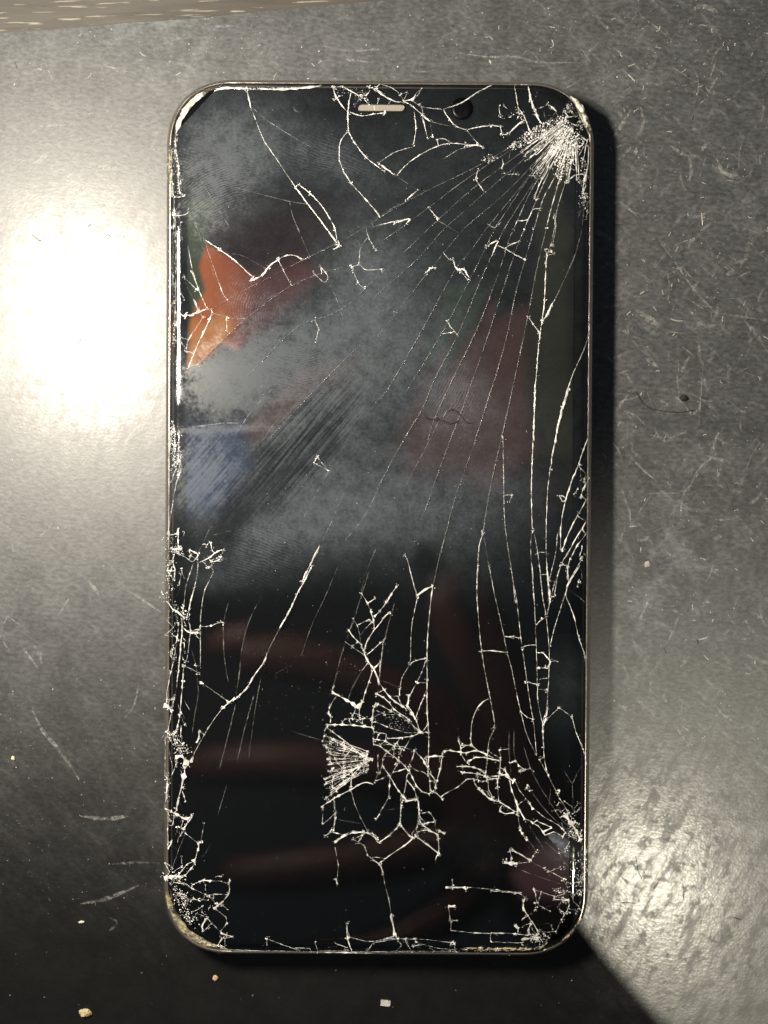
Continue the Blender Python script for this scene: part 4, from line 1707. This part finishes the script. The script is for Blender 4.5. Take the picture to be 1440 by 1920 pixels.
def crumb(label, px, py, sx, sy, sz, col, seed, box=False, rot=0.0, name='crumb'):
    """lumpy bit of debris resting on the mat; size in mm."""
    import bmesh
    bm = bmesh.new()
    if box:
        bmesh.ops.create_cube(bm, size=1.0)
        bmesh.ops.subdivide_edges(bm, edges=bm.edges[:], cuts=3, use_grid_fill=True)
    else:
        bmesh.ops.create_icosphere(bm, subdivisions=3, radius=0.5)
    for v in bm.verts:
        n1 = mnoise.noise(v.co * (2.2 if box else 3.0) + Vector((seed, 0, 0)))
        n2 = mnoise.noise(v.co * 7.0 + Vector((0, seed, 0)))
        v.co *= 1 + (0.10 if box else 0.45) * n1 + (0.05 if box else .20) * n2
        v.co.x *= sx; v.co.y *= sy; v.co.z *= sz
    lo = min(v.co.z for v in bm.verts)
    for v in bm.verts:
        v.co.z -= lo
        v.co *= MM
    me = bpy.data.meshes.new(name)
    bm.to_mesh(me); bm.free()
    k = NT('crumb_' + str(int(seed)))
    nz = k.noise(2200.0, 4, .6, k.coords())
    c2 = tuple(c * .62 for c in col)
    me.materials.append(k.done(k.n('ShaderNodeBsdfPrincipled', None, Base_Color=k.mixc(k.ramp(nz, .35, .65), (*c2, 1), (*col, 1)), Roughness=.75)))
    o = bpy.data.objects.new(name, me)
    scene.collection.objects.link(o)
    x, y = mp(px, py)
    o.location = (x * MM, y * MM, 0.00001); o.rotation_euler = (0, 0, rot)
    return tag(o, label, 'crumb', 'crumbs on the mat')


crumb('lumpy tan crumb, the largest, lying on the dark near part of mat', 161, 1897, 2.2, 1.35, 0.8, (0.50, 0.40, 0.23), 3.0)
crumb('white rectangular paper-like scrap below the phone on dark mat', 723, 1880, 1.6, 0.9, 0.35, (0.55, 0.53, 0.50), 8.0, True, -0.12, 'paper_scrap')
crumb('small pale brown crumb just off the broken lower corner of phone', 404, 1833, 0.75, 1.0, 0.5, (0.58, 0.44, 0.28), 13.0)
crumb('thin white rice-like grain lying beside curled scratch mark', 153, 1728, 0.95, 0.38, 0.35, (0.85, 0.78, 0.62), 19.0, False, 0.1)
crumb('pale yellowish grain on scuffed mat beside the phone shadow', 1213, 1058, 0.9, 1.0, 0.3, (0.36, 0.34, 0.28), 23.0)
crumb('tiny cream grain beside a long pale scratch', 25, 1421, 0.6, 0.6, 0.4, (0.80, 0.72, 0.48), 29.0)
crumb('small dark grit piece beside curved dark hair', 1281, 746, 1.3, 0.9, 0.5, (0.012, 0.011, 0.01), 31.0)

# ------------------------------------------------------------------ the photographer's hand, mirrored in the dark glass
def build_hand():
    J = {}; E = []
    def v(name, x, y, z, r, prev=None):
        J[name] = (len(J), x, y, z, r)
        if prev: E.append((J[prev][0], J[name][0]))
    v('palm', 44, -108, 229, 17)
    v('heel', 58, -134, 231, 21, 'palm')
    v('wrist', 70, -155, 234, 22, 'heel')
    v('fore1', 92, -183, 238, 25, 'wrist')
    v('fore2', 150, -252, 250, 31, 'fore1')
    v('fore3', 215, -330, 265, 36, 'fore2')
    for nm, k, pts in (('index', (22, -76, 229, 11.5), ((-4, -60, 226, 9.4), (-32, -52, 224, 8.6), (-54, -50, 225, 7.6), (-66, -51, 227, 6.2))),
                       ('middle', (18, -98, 228, 11.5), ((-10, -92, 225, 9.4), (-38, -90, 223, 8.8), (-60, -91, 224, 7.8), (-72, -93, 226, 6.2))),
                       ('ring', (22, -120, 228, 11.0), ((-2, -124, 225, 9.0), (-28, -127, 223, 8.4), (-48, -129, 224, 7.4), (-58, -130, 226, 6.0))),
                       ('little', (30, -138, 229, 10.0), ((12, -150, 227, 8.0), (-8, -158, 226, 7.2), (-24, -162, 227, 6.2), (-32, -164, 228, 5.0)))):
        v(nm + '0', *k, prev='palm')
        pr = nm + '0'
        for i, p in enumerate(pts):
            v(nm + str(i + 1), *p, prev=pr); pr = nm + str(i + 1)
    v('thumb0', 50, -92, 229, 14, 'heel')
    v('thumb1', 40, -68, 226, 10.5, 'thumb0')
    v('thumb2', 27, -44, 225, 9.4, 'thumb1')
    v('thumb3', 20, -26, 226, 7.2, 'thumb2')
    me = bpy.data.meshes.new('person')
    vs = sorted(J.values())
    me.from_pydata([(a[1] * MM, a[2] * MM, a[3] * MM) for a in vs], E, [])
    o = bpy.data.objects.new('person', me)
    scene.collection.objects.link(o)
    md = o.modifiers.new('skin', 'SKIN')
    md.use_smooth_shade = True
    sk = me.skin_vertices[0].data
    for i, a in enumerate(vs):
        sk[i].radius = (a[4] * MM, a[4] * MM * 0.92)
        sk[i].use_root = i == 0
    sd = o.modifiers.new('smooth', 'SUBSURF'); sd.levels = 2; sd.render_levels = 2
    k = NT('skin')
    nz = k.noise(180.0, 4, .6, k.coords())
    col = k.mixc(k.ramp(nz, .3, .7), (0.09, 0.036, 0.027, 1), (0.125, 0.055, 0.04, 1))
    me.materials.append(k.done(k.n('ShaderNodeBsdfPrincipled', None, Base_Color=col, Roughness=.5)))
    return tag(o, 'bare hand and forearm held over the phone, mirrored in its dark glass', 'person')


build_hand()
